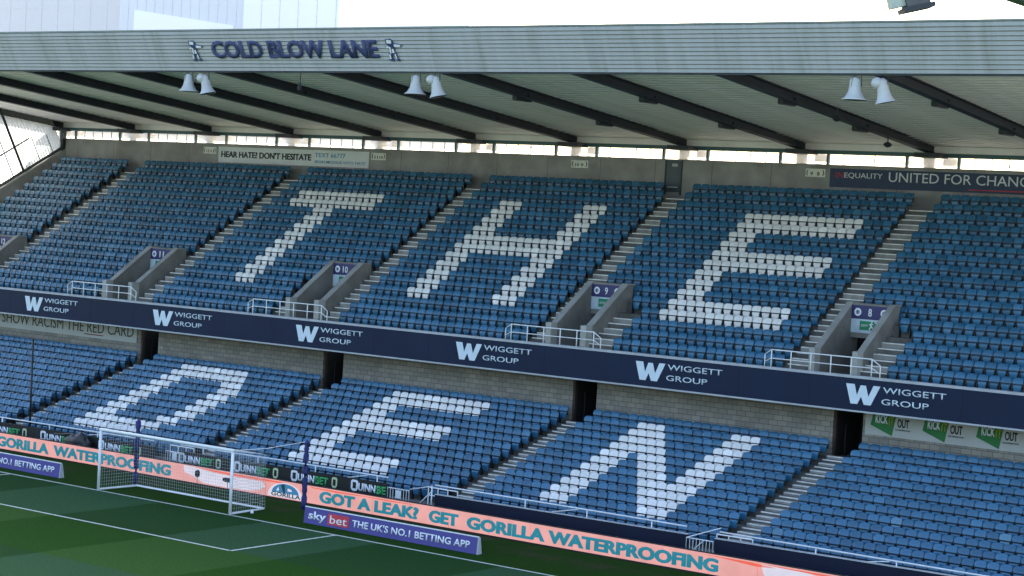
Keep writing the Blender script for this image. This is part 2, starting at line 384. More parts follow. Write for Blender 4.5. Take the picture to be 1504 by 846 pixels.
# vomitories
for k, (a, b, c, d) in VOM.items():
    for x0, x1 in ((a, b), (c, d)):
        o = part(MB().prism([(x0, 18.95, 5.0), (x0, 18.95, 7.30), (x0, 21.7, 9.20), (x0, 22.35, 9.20), (x0, 22.35, 5.0)], (x1 - x0, 0, 0)), 'vomitory_wall', m_vom, ST)
        part(MB().prism([(x0 - .03, 18.93, 7.303), (x0 - .03, 18.93, 7.36), (x0 - .03, 21.69, 9.262), (x0 - .03, 22.3, 9.262), (x0 - .03, 22.3, 9.203), (x0 - .03, 21.7, 9.203)], (x1 - x0 + .06, 0, 0)), 'coping', m_conc, o)
        part(MB().box(x0 - .015, x1 + .015, 18.45, 18.945, 5.4, 7.36), 'pillar', m_pillar, ST)
    part(MB().box(b, c, 21.66, 22.34, 7.75, 9.22), 'lintel', m_vom, ST)
    part(MB().box(b, c, 17.9, 26, 5.35, 5.9), 'vomitory_floor', m_conc, ST)
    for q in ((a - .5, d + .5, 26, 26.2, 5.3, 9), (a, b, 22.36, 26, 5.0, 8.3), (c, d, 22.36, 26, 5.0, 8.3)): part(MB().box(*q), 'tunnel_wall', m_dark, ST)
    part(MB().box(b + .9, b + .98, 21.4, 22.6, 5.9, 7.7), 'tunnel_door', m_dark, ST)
# rear wall and clerestory
wm = MB().box(-43.0, XRt, YB, YB + .25, 12.4, 15.38).box(-43.0, XRt, YB - .06, YB + .3, 15.382, 15.43)
part(wm, 'rear_wall', m_conc, ST)
for x in np.arange(-41.5, 30, 3.38): part(MB().box(x - .012, x + .012, YB - .006, YB - .002, 13.3, 15.3), 'wall_joint', m_terr, ST)
BX = [10.9574 + 6.75328 * k for k in range(-8, 5)]
part(MB().box(-43, XRt, YB - .08, YB + .22, 15.93, 16.12), 'head_rail', m_teal, ST)
for bx in BX:
    wnd = part(MB().box(bx - 1.33 - 4.12, bx - 1.34, YB + .1, YB + .13, 15.432, 15.93), 'clerestory_window', m_window, ST)
    mu = MB()
    for off in (2.1, 2.9, 3.75, 4.6): mu.box(bx - 6.753 + off - .012, bx - 6.753 + off + .012, YB + .06, YB + .098, 15.432, 15.93)
    part(mu, 'glazing_bars', m_teal, wnd)
    wnd = part(MB().box(bx - 1.32, bx + 1.28, YB + .1, YB + .13, 15.432, 15.93), 'clerestory_window', m_window, ST)
    for off in (-1.33, 1.29): part(MB().box(bx + off - .05, bx + off + .05, YB - .03, YB + .18, 15.432, 15.93), 'mullion', m_teal, ST)
for bx in BX:
    cl = MB(); cl2 = MB(); br = MB()
    cl.lathe([(0, .28), (3.8, .28)], (bx - .55, YB + .8, 12.5), n=10)
    cl2.lathe([(0, .33), (3.6, .33), (3.75, .0)], (bx + .42, YB + 1.0, 12.3), n=10)
    br.tube([(bx + 2.9, YB + .7, 15.3), (bx + 3.3, YB + .7, 15.9), (bx + 3.7, YB + .7, 15.3)], .05, 6)
    part(cl, 'pale_column', m_pillarpale, ST); part(cl2, 'rust_column', m_brown, ST); part(br, 'cross_brace', m_steelgrey, ST)
# roof: soffit sheet of folded ribs, outer sheet, beams
ZF, ZK = 18.02, 16.08
def soff(y): return ZF + .43 + (ZK + .36 - ZF - .43) * (y - YR) / (YB - YR)
pr_ = []; n = 38
for i in range(n):
    y0 = YR + .1 + (YB + .2 - YR - .1) * i / n; st = (YB + .1 - YR) / n
    pr_ += [(y0, soff(y0)), (y0 + st * .66, soff(y0 + st * .66)), (y0 + st * .72, soff(y0) + .10), (y0 + st * .94, soff(y0) + .10)]
mb = MB(); mb.add([(-43.2, y, zz) for y, zz in pr_] + [(XRt, y, zz) for y, zz in pr_], [(i, i + 1, len(pr_) + i + 1, len(pr_) + i) for i in range(len(pr_) - 1)])
part(mb, 'roof_soffit', m_soffit, ST)
part(MB().add([(-43.3, 10.0, 19.86), (XRt, 10.0, 19.86), (XRt, YB + 1.2, 16.85), (-43.3, YB + 1.2, 16.85)], [(0, 1, 2, 3)]).add([(-43.3, YB + 1.2, 16.4), (XRt, YB + 1.2, 16.4), (XRt, YB + 1.2, 16.85), (-43.3, YB + 1.2, 16.85)], [(0, 1, 2, 3)]), 'roof_sheet', m_roof, ST)
for bx in BX:
    mb = MB()
    def seg(y0, y1, x0, x1, za, zb):
        k = (ZK - ZF) / (YB - YR)
        mb.add([(x, y, ZF + k * (y - YR) + zz) for y in (y0, y1) for x in (x0, x1) for zz in (za, zb)], [(0, 1, 3, 2), (4, 6, 7, 5), (0, 4, 5, 1), (2, 3, 7, 6), (1, 5, 7, 3), (0, 2, 6, 4)])
    seg(YR + .05, YB + .6, bx - .21, bx + .21, 0, .04)
    seg(YR + .05, YB + .6, bx - .02, bx + .02, .041, .37)
    seg(YR + .05, YB + .6, bx - .20, bx + .20, .371, .41)
    part(mb, 'roof_beam', m_beam, ST)
    part(MB().box(bx - .55, bx + .7, YB - .95, YB + .1, 15.88, 16.1), 'beam_shoe', m_beam, ST)
part(MB().box(-43, XRt, YB + .02, YB + .08, 16.08, 16.7), 'rear_closure', m_soffit, ST)
# roof fascia (leans outward towards the top)
FT = (9.96, 19.80); FB = (YR, 18.05); nr = 11; pf = []
d = Vector((0, FT[0] - FB[0], FT[1] - FB[1])); N = Vector((0, -d.z, d.y)).normalized()
for i in range(nr):
    for t, o in ((.0, -.03), (.10, .055), (.80, .012), (.90, -.03)):
        q = Vector((0, FB[0], FB[1])) + d * ((i + t) / nr) + N * o; pf.append((q.y, q.z))
mb = MB(); mb.add([(-43.3, y, zz) for y, zz in pf] + [(XRt, y, zz) for y, zz in pf], [(i, i + 1, len(pf) + i + 1, len(pf) + i) for i in range(len(pf) - 1)])
mb.add([(-43.3, FB[0], FB[1]), (-43.3, FT[0], FT[1]), (-43.3, FB[0] + .2, FT[1]), (-43.3, FB[0] + .2, FB[1])], [(0, 1, 2, 3)])
FAS = part(mb, 'roof_fascia', m_fascia, ST)
part(MB().box(-43.3, XRt, FT[0] - .03, FT[0] + .4, 19.80, 19.87), 'roof_cap', mat('cap_flashing', (.20, .24, .22), .6), ST)
part(MB().box(-43.3, XRt, YR - .01, YR + .16, 17.97, 18.045), 'gutter_edge', m_beam, ST)
ZL = Vector((0, d.y, d.z)).normalized()
def fas(x, zz):   # point on the leaning fascia at height zz
    t = (zz - FB[1]) / (FT[1] - FB[1]); return Vector((x, FB[0] + t * d.y, zz)) + N * .012
text('lettering', 'COLD BLOW LANE', m_ink, FAS, fas(-8.83, 18.62), 10.0, .84, Z=ZL, bold=.03, depth=.02, lift=.07, smear=.018)
lion = [(.30, 0), (.52, 0), (.50, .10), (.42, .16), (.46, .30), (.60, .24), (.66, .02), (.90, .0), (.88, .09), (.78, .12), (.74, .34), (.66, .50), (.70, .60), (.90, .66), (1.15, .62), (1.22, .70), (1.10, .76), (.86, .78), (.72, .80), (.66, .92), (.56, 1.0), (.36, .97), (.20, .98), (.22, .88), (.16, .82), (.24, .76), (.34, .74), (.22, .66), (.10, .64), (.12, .57), (.30, .56), (.34, .48), (.24, .34), (.22, .14), (.16, .06)]
lpat = [[(.12, .58), (.32, .58), (.36, .66), (.24, .68)], [(.34, .38), (.44, .34), (.46, .62), (.38, .66)], [(.24, .10), (.34, .10), (.36, .34), (.28, .34)], [(.26, .80), (.58, .79), (.60, .93), (.30, .95)], [(.52, .36), (.66, .38), (.62, .56), (.50, .52)], [(.72, .64), (1.14, .65), (1.16, .72), (.74, .76)], [(.68, .1), (.74, .1), (.70, .34), (.62, .3)]]
for x in (-10.38, 1.55):
    e = part(flatpoly([(a * .82, b * 1.02) for a, b in lion], fas(x, 18.5), Z=ZL, depth=.02, lift=.07), 'emblem', m_ink, FAS)
    mb = MB()
    for q in lpat:
        t = flatpoly([(a * .82, b * 1.02) for a, b in q], fas(x, 18.5), Z=ZL, depth=.01, lift=.094); mb.add(t.v, t.f)
    part(mb, 'emblem_white_patch', m_white_paint, e)  # white inner patches of the navy lion
# gable wall at the left end
XS = -42.93
rk = Vector((0, 1, .556)).normalized(); pv = Vector((0, -rk.z, rk.y)); A = Vector((XS, 31.15, 14.86))
mb = MB(); prev = None; pitch = .11
for i in range(int(16 / pitch)):
    b0 = A - rk * (i * pitch); o = .035 if i % 2 else 0
    L_ = 0
    while L_ < 9 and (b0 + pv * L_).z < soff((b0 + pv * L_).y) - .02 and (b0 + pv * L_).y > 11: L_ += .05
    cur = (b0 + Vector((o, 0, 0)), b0 + pv * max(L_, .02) + Vector((o, 0, 0)))
    if prev: mb.add([prev[0], cur[0], cur[1], prev[1]], [(0, 1, 2, 3)])
    prev = cur
part(mb, 'gable_panel', m_poly, ST)
fr = MB()
def bar(p, q, r): fr.tube([p, q], r, 4)
bar(A + rk * .1 + Vector((.08, 0, 0)), A - rk * 18 + Vector((.08, 0, 0)), .10)
for u_ in (3.6, 8.3, 13): 
    q = A - rk * u_; bar(q + Vector((.1, 0, 0)), q + pv * 5.2 + Vector((.1, 0, 0)), .10)
for u_ in np.arange(.9, 15, 1.18): q = A - rk * u_; bar(q + Vector((.05, 0, 0)), q + pv * (1.0 + .34 * u_) + Vector((.05, 0, 0)), .03)
for v_ in (1.7, 3.3): bar(A - rk * (v_ * 1.35) + pv * v_ + Vector((.07, 0, 0)), A - rk * 16 + pv * v_ + Vector((.07, 0, 0)), .05)
fr.box(XS - .05, XS + .25, YB - .25, YB + .05, 13.5, 16.1)
part(fr, 'gable_frame', m_darkgreen, ST)
part(MB().prism([(XS - .3, 31.2, 14.75), (XS - .3, 31.2, 11), (XS - .3, 16.5, 3), (XS - .3, 16.5, 6.6)], (.62, 0, 0)), 'gable_wall', m_conc, ST)
# balcony fascia of the upper tier
part(MB().box(-43, XRt, YF, YF + .12, 5.03, 6.325), 'balcony_fascia', m_navy, ST)
part(MB().box(-43, XRt, YF - .03, YF + .3, 6.327, 6.43).box(-43, XRt, YF - .02, YF + .1, 4.96, 5.028), 'balcony_trim', m_kerb, ST)
BF = [o for o in ST.children if o.name.startswith('balcony_fascia')][0]
W_ = [(0, 1), (.25, 1), (.33, .45), (.43, .97), (.58, .97), (.67, .42), (.80, 1), (1, 1), (.75, 0), (.55, 0), (.455, .40), (.36, 0), (.16, 0)]
for x in (-30.03, -19.8, -9.61, .48, 10.45, 20.61, 30.8):
    o = part(flatpoly([(a * 1.52, b * .80) for a, b in W_], (x, YF, 5.29)), 'emblem', m_logo, BF)
    text('lettering', 'WIGGETT', m_logo, BF, (x + 1.64, YF, 5.83), 2.72, .25, bold=.004)
    text('lettering', 'GROUP', m_logo, BF, (x + 1.60, YF, 5.37), 2.05, .24, bold=.004)
sm = MB()
for x in np.arange(-38, 36, 3.35): sm.box(x - .006, x + .006, YF - .005, YF - .002, 5.04, 6.32)
part(sm, 'panel_seam', m_navy2, BF)
# lower back wall with dark doorways
DW = [(-22.45, -21.1), (-9.23, -7.9), (6.03, 7.35), (19.26, 20.62), (33, 34.4)]
xs = [-43] + [q for p_ in DW for q in p_] + [XRt]
for a, b in zip(xs[0::2], xs[1::2]): part(MB().box(a, b, YLB, YLB + .22, 2.3, 4.98), 'block_wall', m_block, ST)
for a, b in DW:
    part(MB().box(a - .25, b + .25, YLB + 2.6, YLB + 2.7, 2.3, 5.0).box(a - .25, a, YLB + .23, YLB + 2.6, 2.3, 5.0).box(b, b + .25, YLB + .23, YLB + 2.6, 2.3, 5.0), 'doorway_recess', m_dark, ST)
    part(MB().box(a, b, YLB + .02, YLB + 2.6, 2.3, Fl(0)), 'doorway_floor', m_terr, ST)
    part(MB().box(a + .04, a + .12, YLB + .02, YLB + .2, Fl(0), 4.97), 'door_jamb', mat('rusty_jamb', (.045, .03, .024), .8), ST)
    part(MB().box(a + .32, a + .36, YLB + .5, YLB + .55, Fl(0), 4.2), 'door_edge', m_dark, ST)

# ------------------------------------------------------------------ seats
def seat_template():
    V = []; F = []; MI = []
    def add(vs, fs, mi):
        o = len(V); V.extend(vs); F.extend([tuple(i + o for i in f) for f in fs]); MI.extend([mi] * len(fs))
    # backrest shell
    rows = [(.578, -.094, .212), (.595, -.090, .222), (.65, -.074, .225), (.71, -.050, .223), (.765, -.022, .214), (.803, .006, .192), (.82, .030, .145)]
    cols = [-1, -.62, 0, .62, 1]; nc = len(cols); vs = []
    for side in (0, 1):
        for zz, yy, hw in rows:
            for c in cols: vs.append((c * hw, yy - .030 * c * c + side * .03, zz - (.012 * c * c if zz > .8 else 0)))
    fs = []; k = len(rows) * nc
    for i in range(len(rows) - 1):
        for j in range(nc - 1):
            a = i * nc + j; fs.append((a, a + 1, a + nc + 1, a + nc)); fs.append((k + a, k + a + nc, k + a + nc + 1, k + a + 1))
    rim = [j for j in range(nc)] + [i * nc + nc - 1 for i in range(1, len(rows))] + [(len(rows) - 1) * nc + j for j in range(nc - 2, -1, -1)] + [i * nc for i in range(len(rows) - 2, 0, -1)]
    for i in range(len(rim)):
        a, b = rim[i], rim[(i + 1) % len(rim)]; fs.append((a, k + a, k + b, b))
    add(vs, fs, 0); nb = len(F)
    # tipped-up seat pad
    rows = [(.20, -.110, .120), (.225, -.130, .134), (.36, -.150, .155), (.475, -.155, .178), (.515, -.150, .176), (.535, -.125, .168)]
    cols = [-1, -.8, .8, 1]; nc = len(cols); vs = []
    for side in (0, 1):
        for zz, yy, hw in rows:
            for c in cols: vs.append((c * hw, yy + (.02 if abs(c) == 1 else 0) + side * (.045 - (.015 if abs(c) == 1 else 0)), zz))
    fs = []; k = len(rows) * nc
    for i in range(len(rows) - 1):
        for j in range(nc - 1):
            a = i * nc + j; fs.append((a, a + 1, a + nc + 1, a + nc)); fs.append((k + a, k + a + nc, k + a + nc + 1, k + a + 1))
    rim = [j for j in range(nc)] + [i * nc + nc - 1 for i in range(1, len(rows))] + [(len(rows) - 1) * nc + j for j in range(nc - 2, -1, -1)] + [i * nc for i in range(len(rows) - 2, 0, -1)]
    for i in range(len(rim)):
        a, b = rim[i], rim[(i + 1) % len(rim)]; fs.append((a, k + a, k + b, b))
    add(vs, fs, 1); np_ = len(F)
    # steel rail with arms and a stanchion
    mb = MB(); mb.box(-.238, .238, -.075, -.03, .535, .572).box(-.20, -.17, -.10, -.03, .40, .60).box(.17, .20, -.10, -.03, .40, .60).box(-.236, -.206, -.12, .06, .0, .50)
    add(mb.v, mb.f, 2)
    return np.array(V), F, np.array(MI)
TV, TF, TM = seat_template(); TV = TV - np.array([0, .03, SEAT_H])     # origin: top centre of the backrest
def sub(mi):
    idx = sorted({i for f, q in zip(TF, TM) if q == mi for i in f}); mp = {a: b for b, a in enumerate(idx)}
    return [tuple(TV[i]) for i in idx], [tuple(mp[i] for i in f) for f, q in zip(TF, TM) if q == mi]
def letter(rows):      # {row: [(c0,c1),...]}
    return {(r, c) for r, L in rows.items() for a, b in L for c in range(a, b + 1)}
def E_(c0, w_, r0):
    d_ = {}
    for i in range(11): d_[r0 + i] = [(c0, c0 + w_ - 1)] if i in (0, 1, 4, 5, 9, 10) else [(c0, c0 + 2)]
    return letter(d_)
LT = letter({r: [(3, 15)] if r < 5 else [(8, 10)] for r in range(3, 14)})
LH = letter({r: [(5, 18)] if r in (7, 8) else [(5, 7), (16, 18)] for r in range(3, 14)})
LE = E_(9, 13, 3); LE2 = E_(8, 12, 1)
dd = {1: [(6, 15)], 2: [(6, 16)], 3: [(6, 8), (15, 17)], 9: [(6, 8), (15, 17)], 10: [(6, 16)], 11: [(6, 15)]}
for r in range(4, 9): dd[r] = [(6, 8), (16, 18)]
LD = letter(dd)
LN = letter({r: [(6, 8), (16, 18), (max(6, r + 5), r + 7)] if r >= 1 else [] for r in range(1, 12)})
LN |= letter({1: [(6, 8)], 2: [(6, 9)], 3: [(6, 10)], 4: [(6, 11)]})
LN = {(r, c) for r, c in LN if c <= 18}
#  block: tier, x0, pitch, columns, letter, extra
BL = [('U', 'V', -41.9, .48, 13.7, None), ('U', 'U', -34.16, .4895, 25, None), ('U', 'T', -20.61, P, 25, LT), ('U', 'H', -7.414, P, 24, LH), ('U', 'E', 5.359, P, 25, LE), ('U', 'F', 18.68, P, 25, None),
      ('L', 'L', -22.05 - 44 * .479, .479, 44, None), ('L', 'D', -20.76, .4791, 25, LD), ('L', 'E2', -7.409, .489, 28, LE2), ('L', 'N', 7.649, .4716, 25, LN), ('L', 'R', 20.80, .476, 26, None)]
field = []; indiv = []
for tier, nm, x0, p, nc, let in BL:
    for r in range(17 if tier == 'U' else 13):
        y, zt = Ur(r) if tier == 'U' else Lr(r)
        for c in range(int(nc)):
            if tier == 'U':
                if nm == 'H' and r == 0 and c == 23: continue
                if nm in ('E', 'F') and ((r >= 13 and c < 7) or (r in (11, 12) and c < (4 if r == 11 else 5))): continue
                if nm in ('U', 'T') and ((r >= 13 and c >= (18 if nm == 'T' else 19)) or (r in (11, 12) and c >= (21 if r == 11 else 20))): continue
                if nm == 'V' and r >= 11 and c >= (13.7 - 7): continue
            x = x0 + (c + .5) * p
            px, py = pix((x, y, zt))
            if px > 1700 or px < -260: continue
            wh = let is not None and (r, c) in let
            inside = -4 < px < 1504 and py < 852
            sel = None
            if nm in ('N', 'E', 'E2') and wh: sel = nm
            elif nm == 'R' and inside: sel = 'R'
            elif nm == 'F' and r >= 15 and inside: sel = 'F'
            (indiv if sel else field).append((x, y, zt, wh, sel, px, py, tier))
print('SEATS', len(field), len(indiv), {k: sum(1 for s in indiv if s[4] == k) for k in ('N', 'E', 'E2', 'R', 'F')})
# the many remaining seats of both tiers: one object
def seat_field(name, lst, kindlabel):
    n = len(lst); nv = len(TV)
    pos = np.array([s[:3] for s in lst]); V = np.repeat(TV[None], n, 0)
    tilt = rng.normal(0, .022, n); dz = rng.normal(0, .004, n)
    V[:, :, 1] += tilt[:, None] * (V[:, :, 2] + .5) * 1.2
    V += pos[:, None, :]; V[:, :, 2] += dz[:, None]
    fl = np.concatenate([np.array(f) for f in TF]); ls = np.array([len(f) for f in TF])
    loops = (fl[None] + (np.arange(n) * nv)[:, None]).ravel(); tot = np.tile(ls, n); start = np.concatenate([[0], np.cumsum(tot)[:-1]])
    me = bpy.data.meshes.new(name); me.vertices.add(n * nv); me.vertices.foreach_set('co', V.ravel())
    me.loops.add(len(loops)); me.loops.foreach_set('vertex_index', loops.astype(np.int32))
    me.polygons.add(len(tot)); me.polygons.foreach_set('loop_start', start.astype(np.int32)); me.polygons.foreach_set('loop_total', tot.astype(np.int32))
    wh = np.array([s[3] for s in lst])
    mi = np.where(TM[None] == 2, 2, np.where(wh[:, None], 1, 0)); me.polygons.foreach_set('material_index', mi.ravel().astype(np.int32))
    me.polygons.foreach_set('use_smooth', np.tile(TM != 2, n))
    for q in (m_bluef, m_whitef, m_seatsteel): me.materials.append(q)
    at = me.attributes.new('tone', 'FLOAT', 'POINT'); at.data.foreach_set('value', np.repeat(rng.random(n), nv).astype(np.float32))
    me.update(); me.validate()
    o = bpy.data.objects.new(name, me); COL.objects.link(o); return tag(o, kindlabel, 'seats', None, 'stuff')
seat_field('blue_seats', [s_ for s_ in field if not s_[3]], 'rows of blue tip-up seats filling the blocks of both tiers')
seat_field('white_seats', [s_ for s_ in field if s_[3]], 'white tip-up seats spelling the letters T, H and D')
def seat_meshes(pm, tagname):
    out = []
    for mi, nm_, q in ((0, 'backrest', pm), (1, 'seat_pad', pm), (2, 'seat_rail', m_seatsteel)):
        v, f = sub(mi); me = bpy.data.meshes.new(nm_); me.from_pydata(v, [], f); me.materials.append(q)
        bm = bmesh.new(); bm.from_mesh(me); bmesh.ops.recalc_face_normals(bm, faces=bm.faces); bm.to_mesh(me); bm.free()
        if mi < 2: me.polygons.foreach_set('use_smooth', [True] * len(me.polygons))
        out.append((nm_, me))
    return out
SM = {'b': seat_meshes(m_blue, 'b'), 'w': seat_meshes(m_white, 'w'), 'p': seat_meshes(m_pale, 'p')}
LBL = {'N': ('white tip-up seat, one of those forming the letter N in the lower tier', 'white seats of the letter N'),
       'E': ('white tip-up seat, one of those forming the letter E in the upper tier', 'white seats of the upper letter E'),
       'E2': ('white tip-up seat, one of those forming the letter E in the lower tier', 'white seats of the lower letter E'),
       'R': ('blue tip-up seat in the lower right block under the green and white banners', 'blue seats of the lower right block'),
       'F': ('blue tip-up seat in the two lowest upper tier rows right of the gate 8 stairs', 'blue front seats of the upper right block')}
pale = [((1319, 768), 'sun-bleached pale blue seat near the middle of the lower right block'), ((1477, 780), 'sun-bleached pale blue seat by the right picture edge in the lower right block'), ((1150, 782), 'sun-bleached pale blue seat near the bottom of the lower right block stairs'), ((1407, 828), 'sun-bleached pale blue seat near the bottom right handrail of the lower block')]
palei = {}
for (qx, qy), lb in pale:
    i = min((i for i, s in enumerate(indiv) if s[4] == 'R'), key=lambda i: (indiv[i][5] - qx) ** 2 + (indiv[i][6] - qy) ** 2); palei[i] = lb
for i, (x, y, zt, wh, sel, px, py, tier) in enumerate(indiv):
    o = bpy.data.objects.new('white_seat' if wh else 'blue_seat', None); COL.objects.link(o); o.location = (x, y, zt - SEAT_H); o.empty_display_size = .1
    tag(o, palei.get(i, LBL[sel][0]), 'white seat' if wh else 'blue seat', LBL[sel][1])
    tl = random.gauss(0, .03)
    for nm_, me in SM['p' if i in palei else ('w' if wh else 'b')]:
        c = bpy.data.objects.new(nm_, me); COL.objects.link(c); c.parent = o; c.location = (0, 0, SEAT_H)
        if nm_ == 'seat_pad': c.rotation_euler = (tl * .6, 0, 0)

# ------------------------------------------------------------------ banners on the walls
def board(name, x0, x1, y, z0, z1, m, label, cat, th=.03, frame=None):
    t = thing(name, ((x0 + x1) / 2, y, z0), label, cat)
    part(MB().box(x0, x1, y - th, y, z0, z1), 'panel', m, t); return t
yb = YB - .012
t = board('banner', -28.8, -16.83, yb, 14.30, 15.24, m_signwhite, 'long pale banner with dark capitals and light blue text on the rear wall', 'banner'); f = yb - .03
text('lettering', "HEAR HATE? DON'T HESITATE", m_text_dark, t, (-28.55, f, 14.61), 7.3, .38, bold=.02, smear=.012)
text('lettering', 'TEXT 66777', m_cyan, t, (-20.95, f, 14.82), 2.35, .26, bold=.008)
text('lettering', "BEGIN MESSAGE WITH 'HATE'", m_cyan, t, (-20.95, f, 14.48), 3.9, .17, bold=.006)
t = board('banner', 12.44, 26.0, yb, 14.35, 15.25, mat('banner_navy', (.022, .042, .10), .6), 'dark navy banner with silver lettering at the right end of the rear wall', 'banner')
text('lettering', 'IN', m_redtxt, t, (12.75, f, 14.80), .42, .28, bold=.0); text('lettering', 'EQUALITY', m_signwhite, t, (13.22, f, 14.78), 2.0, .29)
text('lettering', 'UNITED FOR CHANGE', m_signwhite, t, (15.55, f, 14.70), 7.35, .46)
part(MB().box(19.6, 22.9, f - .012, f - .003, 14.45, 14.50), 'underline', m_redtxt, t)
for x, a, b, lb in ((-30.08, '12', '11', 'small white gate number sign left of the long pale banner'), (-16.66, '11', '10', 'small white gate number sign right of the long pale banner'), (-2.78, '10', '9', 'small white gate number sign in the middle of the rear wall'), (11.11, '9', '8', 'small white gate number sign beside the dark navy banner')):
    t = board('gate_number_sign', x, x + 1.06, yb, 14.80, 15.20, mat('number_sign_white', (.78, .78, .72), .6), lb, 'sign', .02)
    f2 = yb - .02
    text('lettering', '(', m_text_dark, t, (x + .05, f2, 14.85), .10, .30, bold=.03); text('lettering', ')', m_text_dark, t, (x + .91, f2, 14.85), .10, .30, bold=.03)
    text('lettering', a, m_text_dark, t, (x + .26, f2, 14.87), .09 * len(a) + .06, .17, bold=.01); text('lettering', b, m_text_dark, t, (x + .62, f2, 14.87), .09 * len(b) + .06, .17, bold=.01)
# store door in the rear wall
t = thing('store_door', (3.6, YB, 13.9), 'dark grey flush door in the rear wall at the stair head', 'door')
part(MB().box(3.16, 4.0, YB - .06, YB - .002, 13.75, 15.36), 'door_leaf', m_door, t)
part(MB().box(3.08, 3.155, YB - .09, YB - .002, 13.6, 15.38).box(4.005, 4.08, YB - .09, YB - .002, 13.6, 15.38), 'door_frame', mat('door_frame_paint', (.05, .065, .075), .6), t)
part(MB().box(3.5, 3.82, YB - .075, YB - .062, 15.05, 15.2), 'notice', m_signgrey, t); part(MB().box(3.3, 3.9, YB - .1, YB - .062, 13.98, 14.02), 'kick_bar', m_white_paint, t)
# gate signs over the vomitories
SIGNL = {'8': 'navy gate sign reading eight, between the upper letter E and the rightmost upper block', '9': 'navy gate sign reading nine, between the letter H and the upper letter E', '10': 'navy gate sign reading ten, between the letters T and H', '11': 'navy gate sign reading eleven, left of the letter T', '12': 'navy gate sign reading twelve, cut by the left picture edge'}
for k, (a, b, c, d_) in VOM.items():
    y = 21.645; t = thing('gate_sign', ((b + c) / 2, y, 8), SIGNL[k], 'sign'); w_ = c - b
    part(MB().box(b + .01, c - .01, y - .03, y, 8.56, 9.14), 'number_panel', m_gatenavy, t); part(MB().box(b + .01, c - .01, y - .03, y, 7.97, 8.555), 'exit_panel', mat('exit_panel_white', (.50, .60, .68), .5), t)
    f2 = y - .03; cw = .17 * len(k)
    text('lettering', k, m_white_paint, t, (b + w_ * .5 - cw / 2, f2, 8.68), cw, .34, bold=.02)
    for cx in (b + .30, c - .22):
        if cx > c - .3 and k in ('10', '11', '12'): continue
        e = part(flatpoly([(.155 * (1 + .08 * (i % 2)) * math.cos(i * math.pi / 14), .165 * (1 + .08 * (i % 2)) * math.sin(i * math.pi / 14)) for i in range(28)], (cx, f2, 8.85)), 'crest', m_white_paint, t)
        part(flatpoly([(.10 * math.cos(i * math.pi / 8), .10 * math.sin(i * math.pi / 8)) for i in range(16)], (cx, f2, 8.85), lift=.014, depth=.004), 'crest_disc', mat('crest_grey', (.30, .34, .48), .6), e)
        part(flatpoly([(a_ * .11 - .06, b_ * .13 - .065) for a_, b_ in lion], (cx, f2, 8.85), lift=.02, depth=.004), 'crest_figure', m_gatenavy, e)
    g = part(MB().box(b + .42, c - .02, f2 - .012, f2 - .003, 8.10, 8.48), 'exit_sign', m_green, t)
    f3 = f2 - .012
    text('lettering', 'EXIT', m_white_paint, g, (b + .50, f3, 8.24), .32, .10, bold=.01)
    mb = MB()
    for q in ([(0, .02), (.05, 0), (.10, .12), (.16, .06), (.20, .09), (.13, .18), (.12, .24), (.19, .22), (.20, .25), (.10, .29), (.0, .22), (.02, .19), (.07, .22), (.06, .13)], [(.10, .30), (.15, .30), (.16, .34), (.13, .36), (.10, .34)], [(.24, 0), (.36, 0), (.36, .34), (.24, .34), (.24, .31), (.32, .31), (.32, .03), (.24, .03)]):
        q2 = flatpoly(q, (b + .86, f3, 8.12)); mb.add(q2.v, q2.f)
    part(mb, 'running_man_symbol', m_white_paint, g)
    part(flatpoly([(.07, 0), (.14, .14), (.09, .12), (.09, .30), (.05, .30), (.05, .12), (0, .14)], (b + 1.33, f3, 8.14)), 'arrow', m_white_paint, g)
# banners under the balcony
yl = YLB - .012; f2 = yl - .03
t = board('banner', -37.5, -22.74, yl, 4.02, 4.955, m_signgrey, 'long pale grey banner with dark capitals and one underlined word under the balcony', 'banner')
text('lettering', 'SHOW RACISM THE RED CARD', m_text_dark, t, (-33.95, f2, 4.30), 10.95, .62, bold=.0)
part(MB().box(-26.95, -25.4, f2 - .012, f2 - .003, 4.16, 4.225), 'underline', m_brownline, t)
t = board('banner', 20.74, 34.7, yl, 3.93, 4.955, m_signgrey, 'white banner with green angular flashes under the balcony at the right', 'banner')
for i in range(5):
    x = 20.98 + i * 2.31
    part(flatpoly([(0, .40), (.12, .95), (1.14, .95), (.98, .02)], (x, f2, 3.95)), 'green_flash', m_kgreen, t)
    text('lettering', 'KICK', m_qwhite, t, (x + .22, f2 - .012, 4.44), .56, .36, bold=.03); text('lettering', 'IT', m_yellow, t, (x + .82, f2 - .012, 4.40), .24, .36, bold=.03)
    text('lettering', 'OUT', m_text_dark, t, (x + 1.20, f2, 4.35), .52, .36, bold=.03); text('lettering', 'DISCRIMINATION', m_text_dark, t, (x + 1.12, f2, 4.22), .66, .07)

